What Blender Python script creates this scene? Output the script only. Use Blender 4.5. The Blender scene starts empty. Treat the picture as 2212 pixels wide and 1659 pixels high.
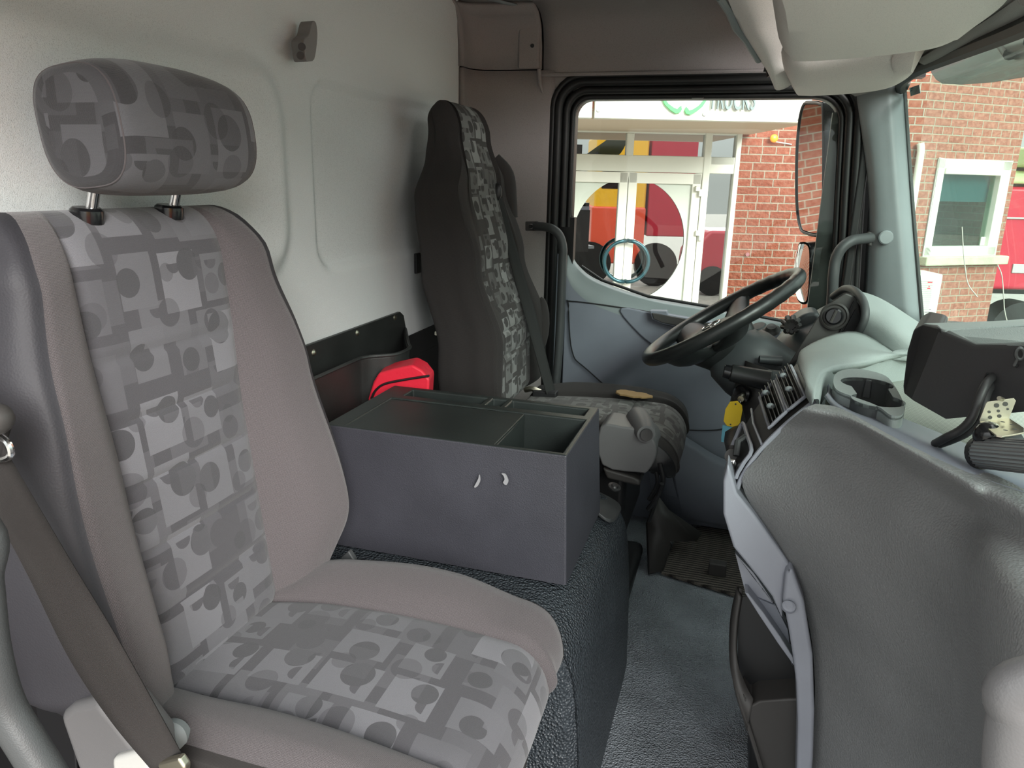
import bpy, bmesh, math, random
from mathutils import Vector, Matrix
C = bpy.context.scene.collection
SC = bpy.context.scene
PI = math.pi
V = Vector

# ---------------------------------------------------------------- camera
F, CX, CY = 1600.0, 1106.0, 829.5
CAM = V((0, 0, 1.10))
_ay = V((1620 - CX, 400 - CY, F)).normalized()          # across the cab, towards the driver's door
_n = V((1, .023, 0)).cross(_ay).normalized()
if _n.y > 0: _n = -_n
_ax = _ay.cross(_n)
if _ax.x < 0: _ax = -_ax
RT = (_ax, _ay, _n)                                     # world axes written in camera axes
def ray(px, py):
    q = V((px - CX, py - CY, F)); return V((RT[0].dot(q), RT[1].dot(q), RT[2].dot(q)))
def at(px, py, ax, val):
    d = ray(px, py); i = 'xyz'.index(ax); return CAM + d * ((val - CAM[i]) / d[i])
def X(px, py, v): return at(px, py, 'x', v)
def Y(px, py, v): return at(px, py, 'y', v)
def Z(px, py, v): return at(px, py, 'z', v)
cam = bpy.data.cameras.new('camera'); co = bpy.data.objects.new('camera', cam); C.objects.link(co)
cam.sensor_width = 36; cam.lens = F / 2212 * 36; cam.clip_start = .02; cam.clip_end = 200
_r, _u, _b = [V((RT[0][k], RT[1][k], RT[2][k])) for k in range(3)]
M = Matrix((( _r.x, -_u.x, -_b.x, CAM.x), (_r.y, -_u.y, -_b.y, CAM.y), (_r.z, -_u.z, -_b.z, CAM.z), (0, 0, 0, 1)))
co.matrix_world = M
SC.camera = co
# ---------------------------------------------------------------- light
SC.view_settings.view_transform = 'Standard'; SC.view_settings.look = 'None'
SC.view_settings.gamma = 1; SC.view_settings.use_curve_mapping = False
SC.view_settings.exposure = 1.15
w = bpy.data.worlds.new('overcast'); SC.world = w; w.use_nodes = True
nt = w.node_tree; nt.nodes.clear()
o_ = nt.nodes.new('ShaderNodeOutputWorld'); bg = nt.nodes.new('ShaderNodeBackground')
tc = nt.nodes.new('ShaderNodeTexCoord'); sp = nt.nodes.new('ShaderNodeSeparateXYZ'); cr = nt.nodes.new('ShaderNodeValToRGB')
cr.color_ramp.elements[0].position = 0; cr.color_ramp.elements[0].color = (.20, .21, .20, 1)
cr.color_ramp.elements[1].position = .75; cr.color_ramp.elements[1].color = (1, 1, 1, 1)
_e = cr.color_ramp.elements.new(.22); _e.color = (.42, .45, .45, 1)
nt.links.new(tc.outputs['Generated'], sp.inputs[0]); nt.links.new(sp.outputs['Z'], cr.inputs[0])
nt.links.new(cr.outputs[0], bg.inputs[0]); nt.links.new(bg.outputs[0], o_.inputs[0])
bg.inputs[1].default_value = 1.9
sun = bpy.data.lights.new('soft_sun', 'SUN'); sun.energy = 2.9; sun.angle = math.radians(28); sun.color = (1, .98, .95)
so = bpy.data.objects.new('soft_sun', sun); C.objects.link(so)
so.rotation_euler = V((.52, -.72, .36)).to_track_quat('Z', 'Y').to_euler()   # high behind the open passenger door
random.seed(4)

# ---------------------------------------------------------------- helpers
def tag(o, label=None, cat=None, group=None, kind=None):
    if label: o['label'] = label
    if cat: o['category'] = cat
    if group: o['group'] = group
    if kind: o['kind'] = kind
    return o
def thing(name, label, cat, loc, group=None, kind=None, mat=None):
    o = bpy.data.objects.new(name, None); C.objects.link(o); o.empty_display_size = .05
    if mat is not None: o.matrix_world = mat
    else: o.location = loc
    o['_loc'] = 0; del o['_loc']
    return tag(o, label, cat, group, kind)
LOCAL = False
def cm(p0, p1, p2, p3, t):
    return .5 * ((2 * p1) + (p2 - p0) * t + (2 * p0 - 5 * p1 + 4 * p2 - p3) * t * t + (3 * p1 - p0 - 3 * p2 + p3) * t ** 3)
def spline(ps, n, closed=False):
    ps = [V(p) for p in ps]; out = []
    m = len(ps)
    for i in range(m if closed else m - 1):
        if closed: a, b, c, d = ps[(i - 1) % m], ps[i], ps[(i + 1) % m], ps[(i + 2) % m]
        else:
            b, c = ps[i], ps[i + 1]
            a = ps[i - 1] if i else b * 2 - c
            d = ps[i + 2] if i + 2 < m else c * 2 - b
        for k in range(n): out.append(cm(a, b, c, d, k / n))
    if not closed: out.append(ps[-1])
    return out
def cgrid(ctrl, nu, nv):
    rows = [spline(r, nu) for r in ctrl]
    cols = [spline([r[j] for r in rows], nv) for j in range(len(rows[0]))]
    return [[cols[j][i] for j in range(len(cols))] for i in range(len(cols[0]))]
def lerp(a, b, t): return a + (b - a) * t
def tab(tb, v):
    if v <= tb[0][0]: return tb[0][1]
    for (a, x), (b, y) in zip(tb, tb[1:]):
        if v <= b:
            t = (v - a) / (b - a); t = t * t * (3 - 2 * t); return x + (y - x) * t
    return tb[-1][1]
def ss(a, b, x):
    t = min(1, max(0, (x - a) / (b - a))); return t * t * (3 - 2 * t)
class MB:
    def __init__(s): s.v = []; s.f = []; s.uv = {}; s.mi = []
    def add(s, vs, fs, uvs=None, mi=0):
        o = len(s.v); s.v += [V(p) for p in vs]; s.f += [[o + i for i in f] for f in fs]; s.mi += [mi] * len(fs)
        if uvs:
            for i, u in enumerate(uvs): s.uv[o + i] = u
        return s
    def box(s, c, d, rot=None, taper=1.0, mi=0):
        c = V(c); h = V(d) / 2; vs = []
        for z in (-1, 1):
            k = taper if z > 0 else 1
            for x, y in ((-1, -1), (1, -1), (1, 1), (-1, 1)):
                p = V((x * h.x * k, y * h.y * k, z * h.z)); vs.append((rot @ p if rot else p) + c)
        return s.add(vs, [(3, 2, 1, 0), (4, 5, 6, 7), (0, 1, 5, 4), (1, 2, 6, 5), (2, 3, 7, 6), (3, 0, 4, 7)], mi=mi)
    def b2(s, a, b, mi=0):
        a = V(a); b = V(b); return s.box((a + b) / 2, [abs(x) for x in (b - a)], mi=mi)
    def prism(s, poly, off, mi=0):
        """polygon of 3D points pushed along the vector off"""
        n = len(poly); off = V(off); vs = [V(p) for p in poly] + [V(p) + off for p in poly]
        return s.add(vs, [list(range(n))[::-1], list(range(n, 2 * n))] + [[i, (i + 1) % n, n + (i + 1) % n, n + i] for i in range(n)], mi=mi)
    def strip(s, a, b, mi=0, uvs=None):
        n = len(a); return s.add(list(a) + list(b), [[i, i + 1, n + i + 1, n + i] for i in range(n - 1)], uvs=uvs, mi=mi)
    def grid(s, g, uv=None, mi=0, close=False):
        nr, nc = len(g), len(g[0]); vs = [p for r in g for p in r]; fs = []
        for i in range(nr - 1):
            for j in range(nc if close else nc - 1):
                k = (j + 1) % nc; fs.append([i * nc + j, i * nc + k, (i + 1) * nc + k, (i + 1) * nc + j])
        return s.add(vs, fs, uvs=[u for r in uv for u in r] if uv else None, mi=mi)
    def tube(s, path, r, n=12, closed=False, caps=True, sq=None, up=None, mi=0):
        path = [V(p) for p in path]; m = len(path); rings = []; prev = None
        for i, p in enumerate(path):
            if closed: t = (path[(i + 1) % m] - path[(i - 1) % m]).normalized()
            else: t = (path[min(i + 1, m - 1)] - path[max(i - 1, 0)]).normalized()
            if up is not None: a = V(up) - t * V(up).dot(t)
            elif prev is None: a = V((0, 0, 1)) - t * t.z if abs(t.z) < .9 else V((1, 0, 0)) - t * t.x
            else: a = prev - t * prev.dot(t)
            a.normalize(); prev = a; b = t.cross(a)
            rr = r[i] if isinstance(r, (list, tuple)) else r
            sx, sy = sq if sq else (1, 1)
            rings.append([p + a * (rr * sx * math.cos(q)) + b * (rr * sy * math.sin(q)) for q in [2 * PI * k / n for k in range(n)]])
        o = len(s.v); s.v += [p for R_ in rings for p in R_]
        cnt = m if closed else m - 1; nf = 0
        for i in range(cnt):
            j = (i + 1) % m
            for k in range(n):
                l = (k + 1) % n; s.f.append([o + i * n + k, o + i * n + l, o + j * n + l, o + j * n + k]); nf += 1
        if caps and not closed:
            s.f.append([o + k for k in range(n)][::-1]); s.f.append([o + (m - 1) * n + k for k in range(n)]); nf += 2
        s.mi += [mi] * nf
        return s
    def cyl(s, a, b, r, r2=None, n=20, mi=0): return s.tube([a, b], [r, r if r2 is None else r2], n=n, mi=mi)
    def lathe(s, prof, c, axis, n=28, mi=0):
        """prof: (radius, height along axis)"""
        axis = V(axis).normalized(); a = axis.orthogonal().normalized(); b = axis.cross(a); c = V(c)
        g = [[c + axis * h + (a * math.cos(q) + b * math.sin(q)) * max(r, 1e-5) for q in [2 * PI * k / n for k in range(n)]] for r, h in prof]
        return s.grid(g, close=True, mi=mi)
    def ball(s, c, r, n=16, sc=(1, 1, 1)):
        c = V(c); g = []
        for i in range(n // 2 + 1):
            t = PI * i / (n // 2)
            g.append([c + V((sc[0] * r * math.sin(t) * math.cos(q), sc[1] * r * math.sin(t) * math.sin(q), sc[2] * r * math.cos(t))) for q in [2 * PI * k / n for k in range(n)]])
        return s.grid(g, close=True)
    def build(s, name, mat, parent=None, bevel=0, seg=3, smooth=38, sol=0, soff=-1, sub=0, kind=None, label=None, weld=True, lim=30):
        me = bpy.data.meshes.new(name); me.from_pydata([tuple(p) for p in s.v], [], s.f)
        if s.uv:
            ul = me.uv_layers.new(name='UVMap')
            for l in me.loops: ul.data[l.index].uv = s.uv.get(l.vertex_index, (0, 0))
        for m in (mat if isinstance(mat, (list, tuple)) else [mat]): me.materials.append(m)
        for p, k in zip(me.polygons, s.mi): p.material_index = k
        bm = bmesh.new(); bm.from_mesh(me)
        if weld: bmesh.ops.remove_doubles(bm, verts=bm.verts, dist=1e-5)
        bmesh.ops.recalc_face_normals(bm, faces=bm.faces)
        bm.to_mesh(me); bm.free()
        for p in me.polygons: p.use_smooth = True
        me.set_sharp_from_angle(angle=math.radians(smooth))
        o = bpy.data.objects.new(name, me); C.objects.link(o)
        if parent is not None:
            o.parent = parent
            if parent.type == 'EMPTY' and not LOCAL: o.matrix_parent_inverse = Matrix.Translation(-parent.location)
        if sol: m = o.modifiers.new('solid', 'SOLIDIFY'); m.thickness = sol; m.offset = soff
        if bevel:
            m = o.modifiers.new('bevel', 'BEVEL'); m.width = bevel; m.segments = seg; m.limit_method = 'ANGLE'; m.angle_limit = math.radians(lim); m.harden_normals = True
        if sub: m = o.modifiers.new('sub', 'SUBSURF'); m.levels = sub; m.render_levels = sub
        if kind: o['kind'] = kind
        if label: o['label'] = label
        return o
def text(name, body, mat, parent, size, mtx, ext=.004, bold=0, width=1):
    cu = bpy.data.curves.new(name, 'FONT'); cu.body = body; cu.size = size; cu.extrude = ext; cu.offset = bold
    o = bpy.data.objects.new(name, cu)
    C.objects.link(o); dg = bpy.context.evaluated_depsgraph_get(); me = bpy.data.meshes.new_from_object(o.evaluated_get(dg))
    bpy.data.objects.remove(o); me.materials.clear(); me.materials.append(mat)
    for v in me.vertices: v.co.x *= width
    me.transform(mtx)
    o = bpy.data.objects.new(name, me); C.objects.link(o)
    if parent is not None:
        o.parent = parent
        if parent.type == 'EMPTY' and not LOCAL: o.matrix_parent_inverse = Matrix.Translation(-parent.location)
    return o

# ---------------------------------------------------------------- materials
def mat(name, col=(.5, .5, .5), rough=.5, metal=0, spec=.5):
    m = bpy.data.materials.new(name); m.use_nodes = True; b = m.node_tree.nodes['Principled BSDF']
    b.inputs['Base Color'].default_value = (*col, 1); b.inputs['Roughness'].default_value = rough; b.inputs['Metallic'].default_value = metal
    b.inputs['Specular IOR Level'].default_value = spec
    return m
class NT:
    def __init__(s, m): s.m = m; s.t = m.node_tree; s.b = s.t.nodes['Principled BSDF']
    def new(s, ty, **k):
        n = s.t.nodes.new(ty)
        for a, b in k.items(): setattr(n, a, b)
        return n
    def put(s, sock, v):
        if isinstance(v, bpy.types.NodeSocket): s.t.links.new(v, sock)
        else: sock.default_value = v
    def math(s, op, a, b=0.0, c=0.0):
        n = s.new('ShaderNodeMath', operation=op); s.put(n.inputs[0], a); s.put(n.inputs[1], b); s.put(n.inputs[2], c); return n.outputs[0]
    def coord(s, which='Object'): return s.new('ShaderNodeTexCoord').outputs[which]
    def sep(s, v): n = s.new('ShaderNodeSeparateXYZ'); s.put(n.inputs[0], v); return n.outputs
    def comb(s, x, y, z=0.0): n = s.new('ShaderNodeCombineXYZ'); s.put(n.inputs[0], x); s.put(n.inputs[1], y); s.put(n.inputs[2], z); return n.outputs[0]
    def noise(s, v, scale, detail=2, rough=.5):
        n = s.new('ShaderNodeTexNoise'); s.put(n.inputs['Vector'], v); n.inputs['Scale'].default_value = scale; n.inputs['Detail'].default_value = detail
        n.inputs['Roughness'].default_value = rough; return n.outputs[0]
    def vor(s, v, scale, feat='F1', rnd=1):
        n = s.new('ShaderNodeTexVoronoi', feature=feat); s.put(n.inputs['Vector'], v); n.inputs['Scale'].default_value = scale; n.inputs['Randomness'].default_value = rnd; return n.outputs[0]
    def white(s, v): n = s.new('ShaderNodeTexWhiteNoise', noise_dimensions='3D'); s.put(n.inputs['Vector'], v); return n.outputs
    def mix(s, f, a, b):
        n = s.new('ShaderNodeMix', data_type='RGBA'); s.put(n.inputs[0], f)
        s.put(n.inputs[6], a if isinstance(a, bpy.types.NodeSocket) else (*a, 1)); s.put(n.inputs[7], b if isinstance(b, bpy.types.NodeSocket) else (*b, 1)); return n.outputs[2]
    def ramp(s, f, a, b, ca=0.0, cb=1.0):
        n = s.new('ShaderNodeMapRange'); s.put(n.inputs[0], f); n.inputs[1].default_value = a; n.inputs[2].default_value = b; n.inputs[3].default_value = ca; n.inputs[4].default_value = cb; return n.outputs[0]
    def bump(s, h, strength, dist):
        n = s.new('ShaderNodeBump'); n.inputs['Strength'].default_value = strength; n.inputs['Distance'].default_value = dist; s.put(n.inputs['Height'], h); s.t.links.new(n.outputs[0], s.b.inputs['Normal'])
    def color(s, c): s.put(s.b.inputs['Base Color'], c)
def plastic(name, col, rough=.5, grain=900, bs=.25, dist=.0008, var=.12, spec=.4, kind='vor'):
    m = mat(name, col, rough, spec=spec); n = NT(m); c = n.coord()
    h = n.vor(c, grain) if kind == 'vor' else n.noise(c, grain, 2)
    n.bump(h, bs, dist)
    big = n.noise(c, 9, 4)
    n.color(n.mix(n.ramp(big, .3, .7), tuple(x * (1 - var) for x in col), tuple(min(1, x * (1 + var)) for x in col)))
    return m
M_ = {}
M_['wall'] = plastic('headliner_grey', (.42, .44, .42), .85, 420, .5, .0012, .04)
def stipple(m, sc=520, dark=.6):
    n = NT(m); c = n.coord(); h = n.noise(c, sc, 3, .6); col = tuple(n.b.inputs['Base Color'].default_value)[:3]
    n.color(n.mix(n.ramp(h, .36, .46), tuple(x * dark for x in col), col)); n.bump(h, .5, .0015)
    return m
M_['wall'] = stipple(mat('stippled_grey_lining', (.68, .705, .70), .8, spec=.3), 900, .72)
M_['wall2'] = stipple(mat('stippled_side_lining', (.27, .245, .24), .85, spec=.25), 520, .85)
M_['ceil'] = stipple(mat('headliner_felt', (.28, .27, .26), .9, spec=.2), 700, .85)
M_['shelf'] = stipple(mat('overhead_foam', (.74, .70, .66), .7, spec=.3), 600, .85)
M_['pillar'] = plastic('pillar_grey', (.21, .235, .24), .5, 900, .15, .0006, .04)
M_['door'] = plastic('door_grey', (.185, .198, .235), .5, 900, .12, .0005, .05)
M_['door2'] = plastic('door_light_grey', (.22, .25, .255), .5, 900, .12, .0005, .04)
M_['dash'] = plastic('dash_leather_grey', (.18, .182, .184), .36, 330, .55, .0012, .06)
M_['dash2'] = plastic('dash_top_grey', (.26, .29, .28), .6, 700, .3, .0008, .06)
M_['strip'] = plastic('console_trim_grey', (.27, .28, .32), .45, 900, .12, .0005, .06)
M_['fascia'] = plastic('fascia_dark', (.045, .042, .04), .5, 900, .1, .0005, .05)
M_['box'] = plastic('storage_box_plastic', (.040, .040, .049), .42, 500, .4, .0008, .12)
M_['boxtop'] = plastic('storage_box_top', (.020, .025, .0235), .42, 700, .25, .0006, .2)
M_['tunnel'] = plastic('rubber_cover', (.042, .050, .058), .34, 210, 1, .005, .15)
M_['floor'] = plastic('floor_vinyl', (.25, .275, .30), .36, 280, 1, .004, .2)
M_['black'] = mat('black_plastic', (.012, .012, .013), .45)
M_['blackg'] = mat('gloss_black', (.008, .008, .009), .2)
M_['rubber'] = plastic('seal_rubber', (.008, .008, .008), .5, 900, .1, .0004, 0)
M_['pocket'] = plastic('pocket_black', (.022, .024, .023), .42, 700, .3, .0006, .25)
M_['bar'] = plastic('grab_handle_rubber', (.05, .053, .054), .5, 900, .25, .0005, .05)
M_['wheel'] = plastic('wheel_leather', (.012, .013, .013), .36, 900, .1, .0004, .05)
M_['col'] = plastic('column_plastic', (.038, .042, .044), .48, 900, .15, .0005, .05)
M_['vinyl'] = plastic('seat_side_vinyl', (.030, .029, .034), .62, 450, .3, .0006, .05)
M_['chrome'] = mat('chrome', (.8, .8, .8), .15, 1)
M_['steel'] = mat('zinc_steel', (.55, .52, .42), .38, 1)
M_['hookg'] = plastic('hook_grey', (.20, .19, .185), .5, 900, .1, .0004, .03)
M_['cover'] = plastic('seat_side_cover', (.12, .118, .12), .45, 900, .15, .0005, .05)
M_['red'] = mat('red_nylon', (.72, .02, .045), .5); n = NT(M_['red']); n.bump(n.noise(n.coord(), 60, 4), .3, .004)
M_['redb'] = mat('buckle_red', (.85, .12, .14), .45)
M_['yellow'] = mat('yellow_tag', (.9, .62, .01), .45)
M_['blue'] = mat('blue_tag', (.16, .52, .66), .45)
M_['ink'] = mat('ink', (.02, .03, .08), .6)
M_['lime'] = mat('lime_plastic', (.55, .75, .05), .4)
M_['lightgrey'] = plastic('lever_grey', (.42, .42, .40), .45, 900, .1, .0004, .02)
M_['white'] = mat('white_pvc', (.64, .64, .56), .4)
M_['whitem'] = mat('white_trim', (.60, .61, .53), .4)
M_['monitor'] = plastic('device_black', (.028, .027, .028), .5, 900, .12, .0004, .04)
M_['green'] = mat('sign_green', (.06, .62, .11), .4)
M_['signgrey'] = mat('sign_grey_letters', (.16, .21, .21), .4)
M_['orange'] = mat('orange_lens', (.95, .30, .02), .35)
M_['stone'] = plastic('sill_stone', (.42, .44, .31), .8, 60, .4, .004, .12)
M_['mirror'] = mat('mirror_glass', (.85, .87, .88), .02, 1)
M_['redpaint'] = mat('red_paint', (.45, .02, .045), .28); M_['yelpaint'] = mat('yellow_paint', (.85, .48, .03), .3)
M_['orgpaint'] = mat('orange_red_paint', (.75, .10, .05), .3)
M_['greenpaint'] = mat('pale_green_paint', (.5, .62, .3), .35)
def weave(name, col, scale=900, rib=False, amt=.35, sheen=.2):
    m = mat(name, col, .9, spec=.15); n = NT(m)
    uv = n.sep(n.coord('UV'))
    a = n.math('SINE', n.math('MULTIPLY', n.math('ADD', uv[0], uv[1]), scale * 2.2)); b = n.math('SINE', n.math('MULTIPLY', n.math('SUBTRACT', uv[0], uv[1]), scale * 2.2))
    h = n.math('MULTIPLY', a, b); nz = n.noise(n.coord('UV'), 900, 2)
    f = n.ramp(n.math('ADD', n.math('MULTIPLY', h, .25), nz), .3, .75)
    n.color(n.mix(f, tuple(x * (1 - amt) for x in col), tuple(x * (1 + amt) for x in col)))
    n.bump(f, .5, .0006); n.b.inputs['Sheen Weight'].default_value = sheen
    return m
M_['fab'] = weave('grey_brown_fabric', (.095, .084, .087))
M_['fabd'] = weave('dark_fabric', (.034, .031, .030), sheen=.04)
M_['belt'] = weave('belt_webbing', (.034, .031, .030), 1500, amt=.15, sheen=0)
M_['beltb'] = weave('black_belt_webbing', (.03, .031, .03), 1500, amt=.15, sheen=0)
def patterned(name, dark, mid, light, sc=1.0, sheen=.2):
    m = mat(name, mid, .9, spec=.15); n = NT(m); uv = n.sep(n.coord('UV'))
    def layer(cw, ch, ox, oy, seed):
        x = n.math('ADD', n.math('DIVIDE', uv[0], cw * sc), ox); y = n.math('ADD', n.math('DIVIDE', uv[1], ch * sc), oy)
        cxi = n.math('FLOOR', x); off = n.white(n.comb(cxi, seed, 0.0))[0]
        y = n.math('ADD', y, off); cyi = n.math('FLOOR', y)
        fx = n.math('SUBTRACT', n.math('FRACT', x), .5); fy = n.math('SUBTRACT', n.math('FRACT', y), .5)
        rn = n.white(n.comb(cxi, cyi, seed)); rc = n.sep(rn[1])
        hw = n.math('ADD', n.math('MULTIPLY', rc[0], .16), .30); hh = n.math('ADD', n.math('MULTIPLY', rc[1], .18), .28)
        inr = n.math('MULTIPLY', n.math('LESS_THAN', n.math('ABSOLUTE', fx), hw), n.math('LESS_THAN', n.math('ABSOLUTE', fy), hh))
        lx = n.math('MULTIPLY', n.math('SUBTRACT', fx, n.math('MULTIPLY', n.math('SUBTRACT', rc[2], .5), .7)), cw)
        ly = n.math('MULTIPLY', n.math('SUBTRACT', fy, n.math('MULTIPLY', n.math('SUBTRACT', rc[0], .5), .5)), ch)
        d = n.math('SQRT', n.math('ADD', n.math('MULTIPLY', lx, lx), n.math('MULTIPLY', ly, ly)))
        rad = n.math('ADD', n.math('MULTIPLY', rc[1], .008), .008)
        circ = n.math('LESS_THAN', d, rad)
        lx2 = n.math('MULTIPLY', n.math('ADD', fx, .12), cw); ly2 = n.math('MULTIPLY', n.math('SUBTRACT', fy, .26), ch)
        d2 = n.math('SQRT', n.math('ADD', n.math('MULTIPLY', lx2, lx2), n.math('MULTIPLY', ly2, ly2)))
        half = n.math('MULTIPLY', n.math('MULTIPLY', n.math('LESS_THAN', d2, .0085), n.math('LESS_THAN', ly2, 0.0)), n.math('GREATER_THAN', rc[2], .45))
        lev = n.math('ADD', n.math('MULTIPLY', n.math('POWER', rn[0], 1.5), .75), .25)
        on = n.math('GREATER_THAN', rc[1], .22)
        val = n.math('MULTIPLY', n.math('MULTIPLY', inr, on), lev)
        cut = n.math('SUBTRACT', 1.0, n.math('MULTIPLY', n.math('MAXIMUM', circ, half), .92))
        return n.math('MULTIPLY', val, cut), circ
    a, ca = layer(.050, .062, .13, .37, 3.0); b, cb = layer(.066, .050, .61, .11, 7.0)
    k = n.math('MAXIMUM', a, n.math('MULTIPLY', b, .55))
    k = n.math('MULTIPLY', k, n.math('SUBTRACT', 1.0, n.math('MULTIPLY', cb, .5)))
    wv = n.math('MULTIPLY', n.math('SINE', n.math('MULTIPLY', n.math('ADD', uv[0], uv[1]), 2600)), n.math('SINE', n.math('MULTIPLY', n.math('SUBTRACT', uv[0], uv[1]), 2600)))
    nz = n.noise(n.coord('UV'), 900, 2); f = n.ramp(n.math('ADD', n.math('MULTIPLY', wv, .2), nz), .3, .75)
    base = n.mix(n.math('MULTIPLY', ca, .6), mid, dark)
    c = n.mix(k, base, light); n.color(n.mix(n.math('MULTIPLY', f, .35), c, tuple(min(1, x * 1.5) for x in mid)))
    n.bump(f, .4, .0006); n.b.inputs['Sheen Weight'].default_value = sheen
    return m
M_['pat'] = patterned('patterned_fabric', (.045, .045, .048), (.062, .060, .066), (.185, .184, .20), sc=1.45)
M_['patd'] = patterned('patterned_fabric_head', (.030, .029, .031), (.042, .041, .044), (.125, .125, .135), sc=1.45)
M_['patb'] = patterned('patterned_fabric_driver', (.02, .02, .02), (.04, .038, .036), (.28, .29, .28), sheen=.05)
M_['patc'] = patterned('patterned_fabric_driver_cushion', (.05, .048, .046), (.085, .08, .078), (.20, .20, .19), sheen=.05)
# brick
def brick(name, bw=.22, bh=.0775, c1=(.30, .088, .052), c2=(.23, .062, .036), mortar=(.36, .32, .25), pale=0.0):
    m = mat(name, c1, .85, spec=.2); n = NT(m); uv = n.coord('UV')
    t = n.new('ShaderNodeTexBrick'); n.put(t.inputs['Vector'], uv)
    t.inputs['Color1'].default_value = (*c1, 1); t.inputs['Color2'].default_value = (*c2, 1); t.inputs['Mortar'].default_value = (*mortar, 1)
    t.inputs['Scale'].default_value = 1; t.inputs['Mortar Size'].default_value = .007; t.inputs['Brick Width'].default_value = bw; t.inputs['Row Height'].default_value = bh
    t.inputs['Mortar Smooth'].default_value = .25; t.inputs['Bias'].default_value = -.2; t.offset = .33; t.squash = .62; t.squash_frequency = 3
    nz = n.noise(uv, 22, 5, .65)
    c = n.mix(n.ramp(nz, .40, .75, 0, .4 + pale), t.outputs['Color'], (.50, .28, .20))
    n.color(c); n.bump(n.math('ADD', n.math('MULTIPLY', t.outputs['Fac'], -.5), n.math('MULTIPLY', n.noise(uv, 30, 4), .8)), .8, .012)
    return m
M_['brick'] = brick('red_brick'); M_['brick2'] = brick('red_brick_hazed', .215, .0775, (.26, .108, .078), (.22, .085, .058), (.28, .265, .20), .2)  # windscreen haze is put into the paler wing brick colours
def glass(name, tint=(.95, .98, .96), refl=.06, rough=0.0):
    m = bpy.data.materials.new(name); m.use_nodes = True; t = m.node_tree; t.nodes.clear()
    o = t.nodes.new('ShaderNodeOutputMaterial'); a = t.nodes.new('ShaderNodeBsdfTransparent'); b = t.nodes.new('ShaderNodeBsdfGlossy'); x = t.nodes.new('ShaderNodeMixShader')
    a.inputs[0].default_value = (*tint, 1); b.inputs['Roughness'].default_value = rough; x.inputs[0].default_value = refl
    t.links.new(a.outputs[0], x.inputs[1]); t.links.new(b.outputs[0], x.inputs[2]); t.links.new(x.outputs[0], o.inputs[0]); return m
M_['glass'] = glass('cab_glass', (.97, 1, .98), .03); M_['windscreen'] = glass('windscreen_glass', (.88, .97, .93), .07)
_t = M_['windscreen'].node_tree; _o = [n for n in _t.nodes if n.type == 'OUTPUT_MATERIAL'][0]; _x = _o.inputs[0].links[0].from_node
_d = _t.nodes.new('ShaderNodeBsdfDiffuse'); _d.inputs[0].default_value = (.8, .82, .78, 1); _m = _t.nodes.new('ShaderNodeMixShader'); _m.inputs[0].default_value = .07   # dust on the glass
_t.links.new(_x.outputs[0], _m.inputs[1]); _t.links.new(_d.outputs[0], _m.inputs[2]); _t.links.new(_m.outputs[0], _o.inputs[0])
M_['visor'] = glass('smoked_plastic', (.17, .22, .24), .12, .25)
M_['bglass'] = glass('shop_glass', (.16, .20, .19), .62)

# ================================================================ THE CAB SHELL
def struct(o, label=None): o['kind'] = 'structure'; return o
# floor
struct(MB().b2((-.9, .22, -.05), (.75, 2.36, 0)).build('floor', M_['floor']))
# rear wall with two pressed recesses
def rr(y, z, y0, y1, z0, z1, r, e):
    cy, cz = (y0 + y1) / 2, (z0 + z1) / 2
    qx, qz = abs(y - cy) - (y1 - y0) / 2 + r, abs(z - cz) - (z1 - z0) / 2 + r
    d = math.hypot(max(qx, 0), max(qz, 0)) + min(max(qx, qz), 0) - r
    return 1 - ss(-e, e, d)
ys = [.18 + 2.04 * i / 220 for i in range(221)]; zs = [.30 + 1.34 * i / 130 for i in range(131)]
g = [[V((-.86 + .024 * rr(y, z, .60, 1.275, .915, 1.285, .09, .032) - .014 * rr(y, z, 1.40, 2.06, .905, 1.285, .06, .008) + .25 * ss(1.42, 1.80, z) ** 2 * .3, y, z)) for y in ys] for z in zs]
struct(MB().grid(g).build('wall_rear', M_['wall'], smooth=60, sol=.02, soff=1))
# driver's side: rounded corner and B pillar lining, upper cornice over the door
cor = [V((-.86 , 2.215, 0)), V((-.855, 2.26, 0)), V((-.835, 2.295, 0)), V((-.80, 2.312, 0)), V((-.74, 2.32, 0)), V((-.66, 2.322, 0)), V((-.612, 2.325, 0)), V((-.600, 2.335, 0)), V((-.598, 2.37, 0))]
cor = spline(cor, 4)
zz = [0, .2, .4, .6, .8, 1.0, 1.2, 1.35, 1.418]
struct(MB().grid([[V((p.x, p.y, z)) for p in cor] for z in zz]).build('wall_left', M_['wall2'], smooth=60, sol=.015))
cor2 = [p for p in cor if p.x < -.63] 
zz = [(1.422, 0), (1.48, .004), (1.54, .02), (1.575, .05), (1.59, .10)]
struct(MB().grid([[V((p.x, p.y - o - .004, z)) for p in cor2] for z, o in zz]).build('trim_1', M_['wall2'], smooth=60, sol=.015))
o = MB().grid(cgrid([[V((x, 2.318 + (.004 if z < 1.41 else 0) - o, z)) for x in (-.628, -.3, 0, .38)] for z, o in ((1.362, -.02), (1.372, 0), (1.42, 0), (1.50, .006), (1.55, .03), (1.575, .08), (1.58, .16))], 6, 3)).build('trim_2', M_['wall2'], smooth=60, sol=.012, soff=1, kind='structure')
MB().tube([(-.63, 2.312, 1.405), (-.3, 2.312, 1.405), (0, 2.312, 1.405), (.36, 2.312, 1.405)], .006, 8).build('seam', M_['wall2'], o)
s = MB().b2((-.70, 2.285, 1.42), (-.634, 2.306, 1.572)).build('trim_3', M_['wall2'], bevel=.008, kind='structure')
MB().cyl((-.655, 2.283, 1.483), (-.655, 2.287, 1.483), .0055).build('screw_hole', M_['black'], s)
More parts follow.
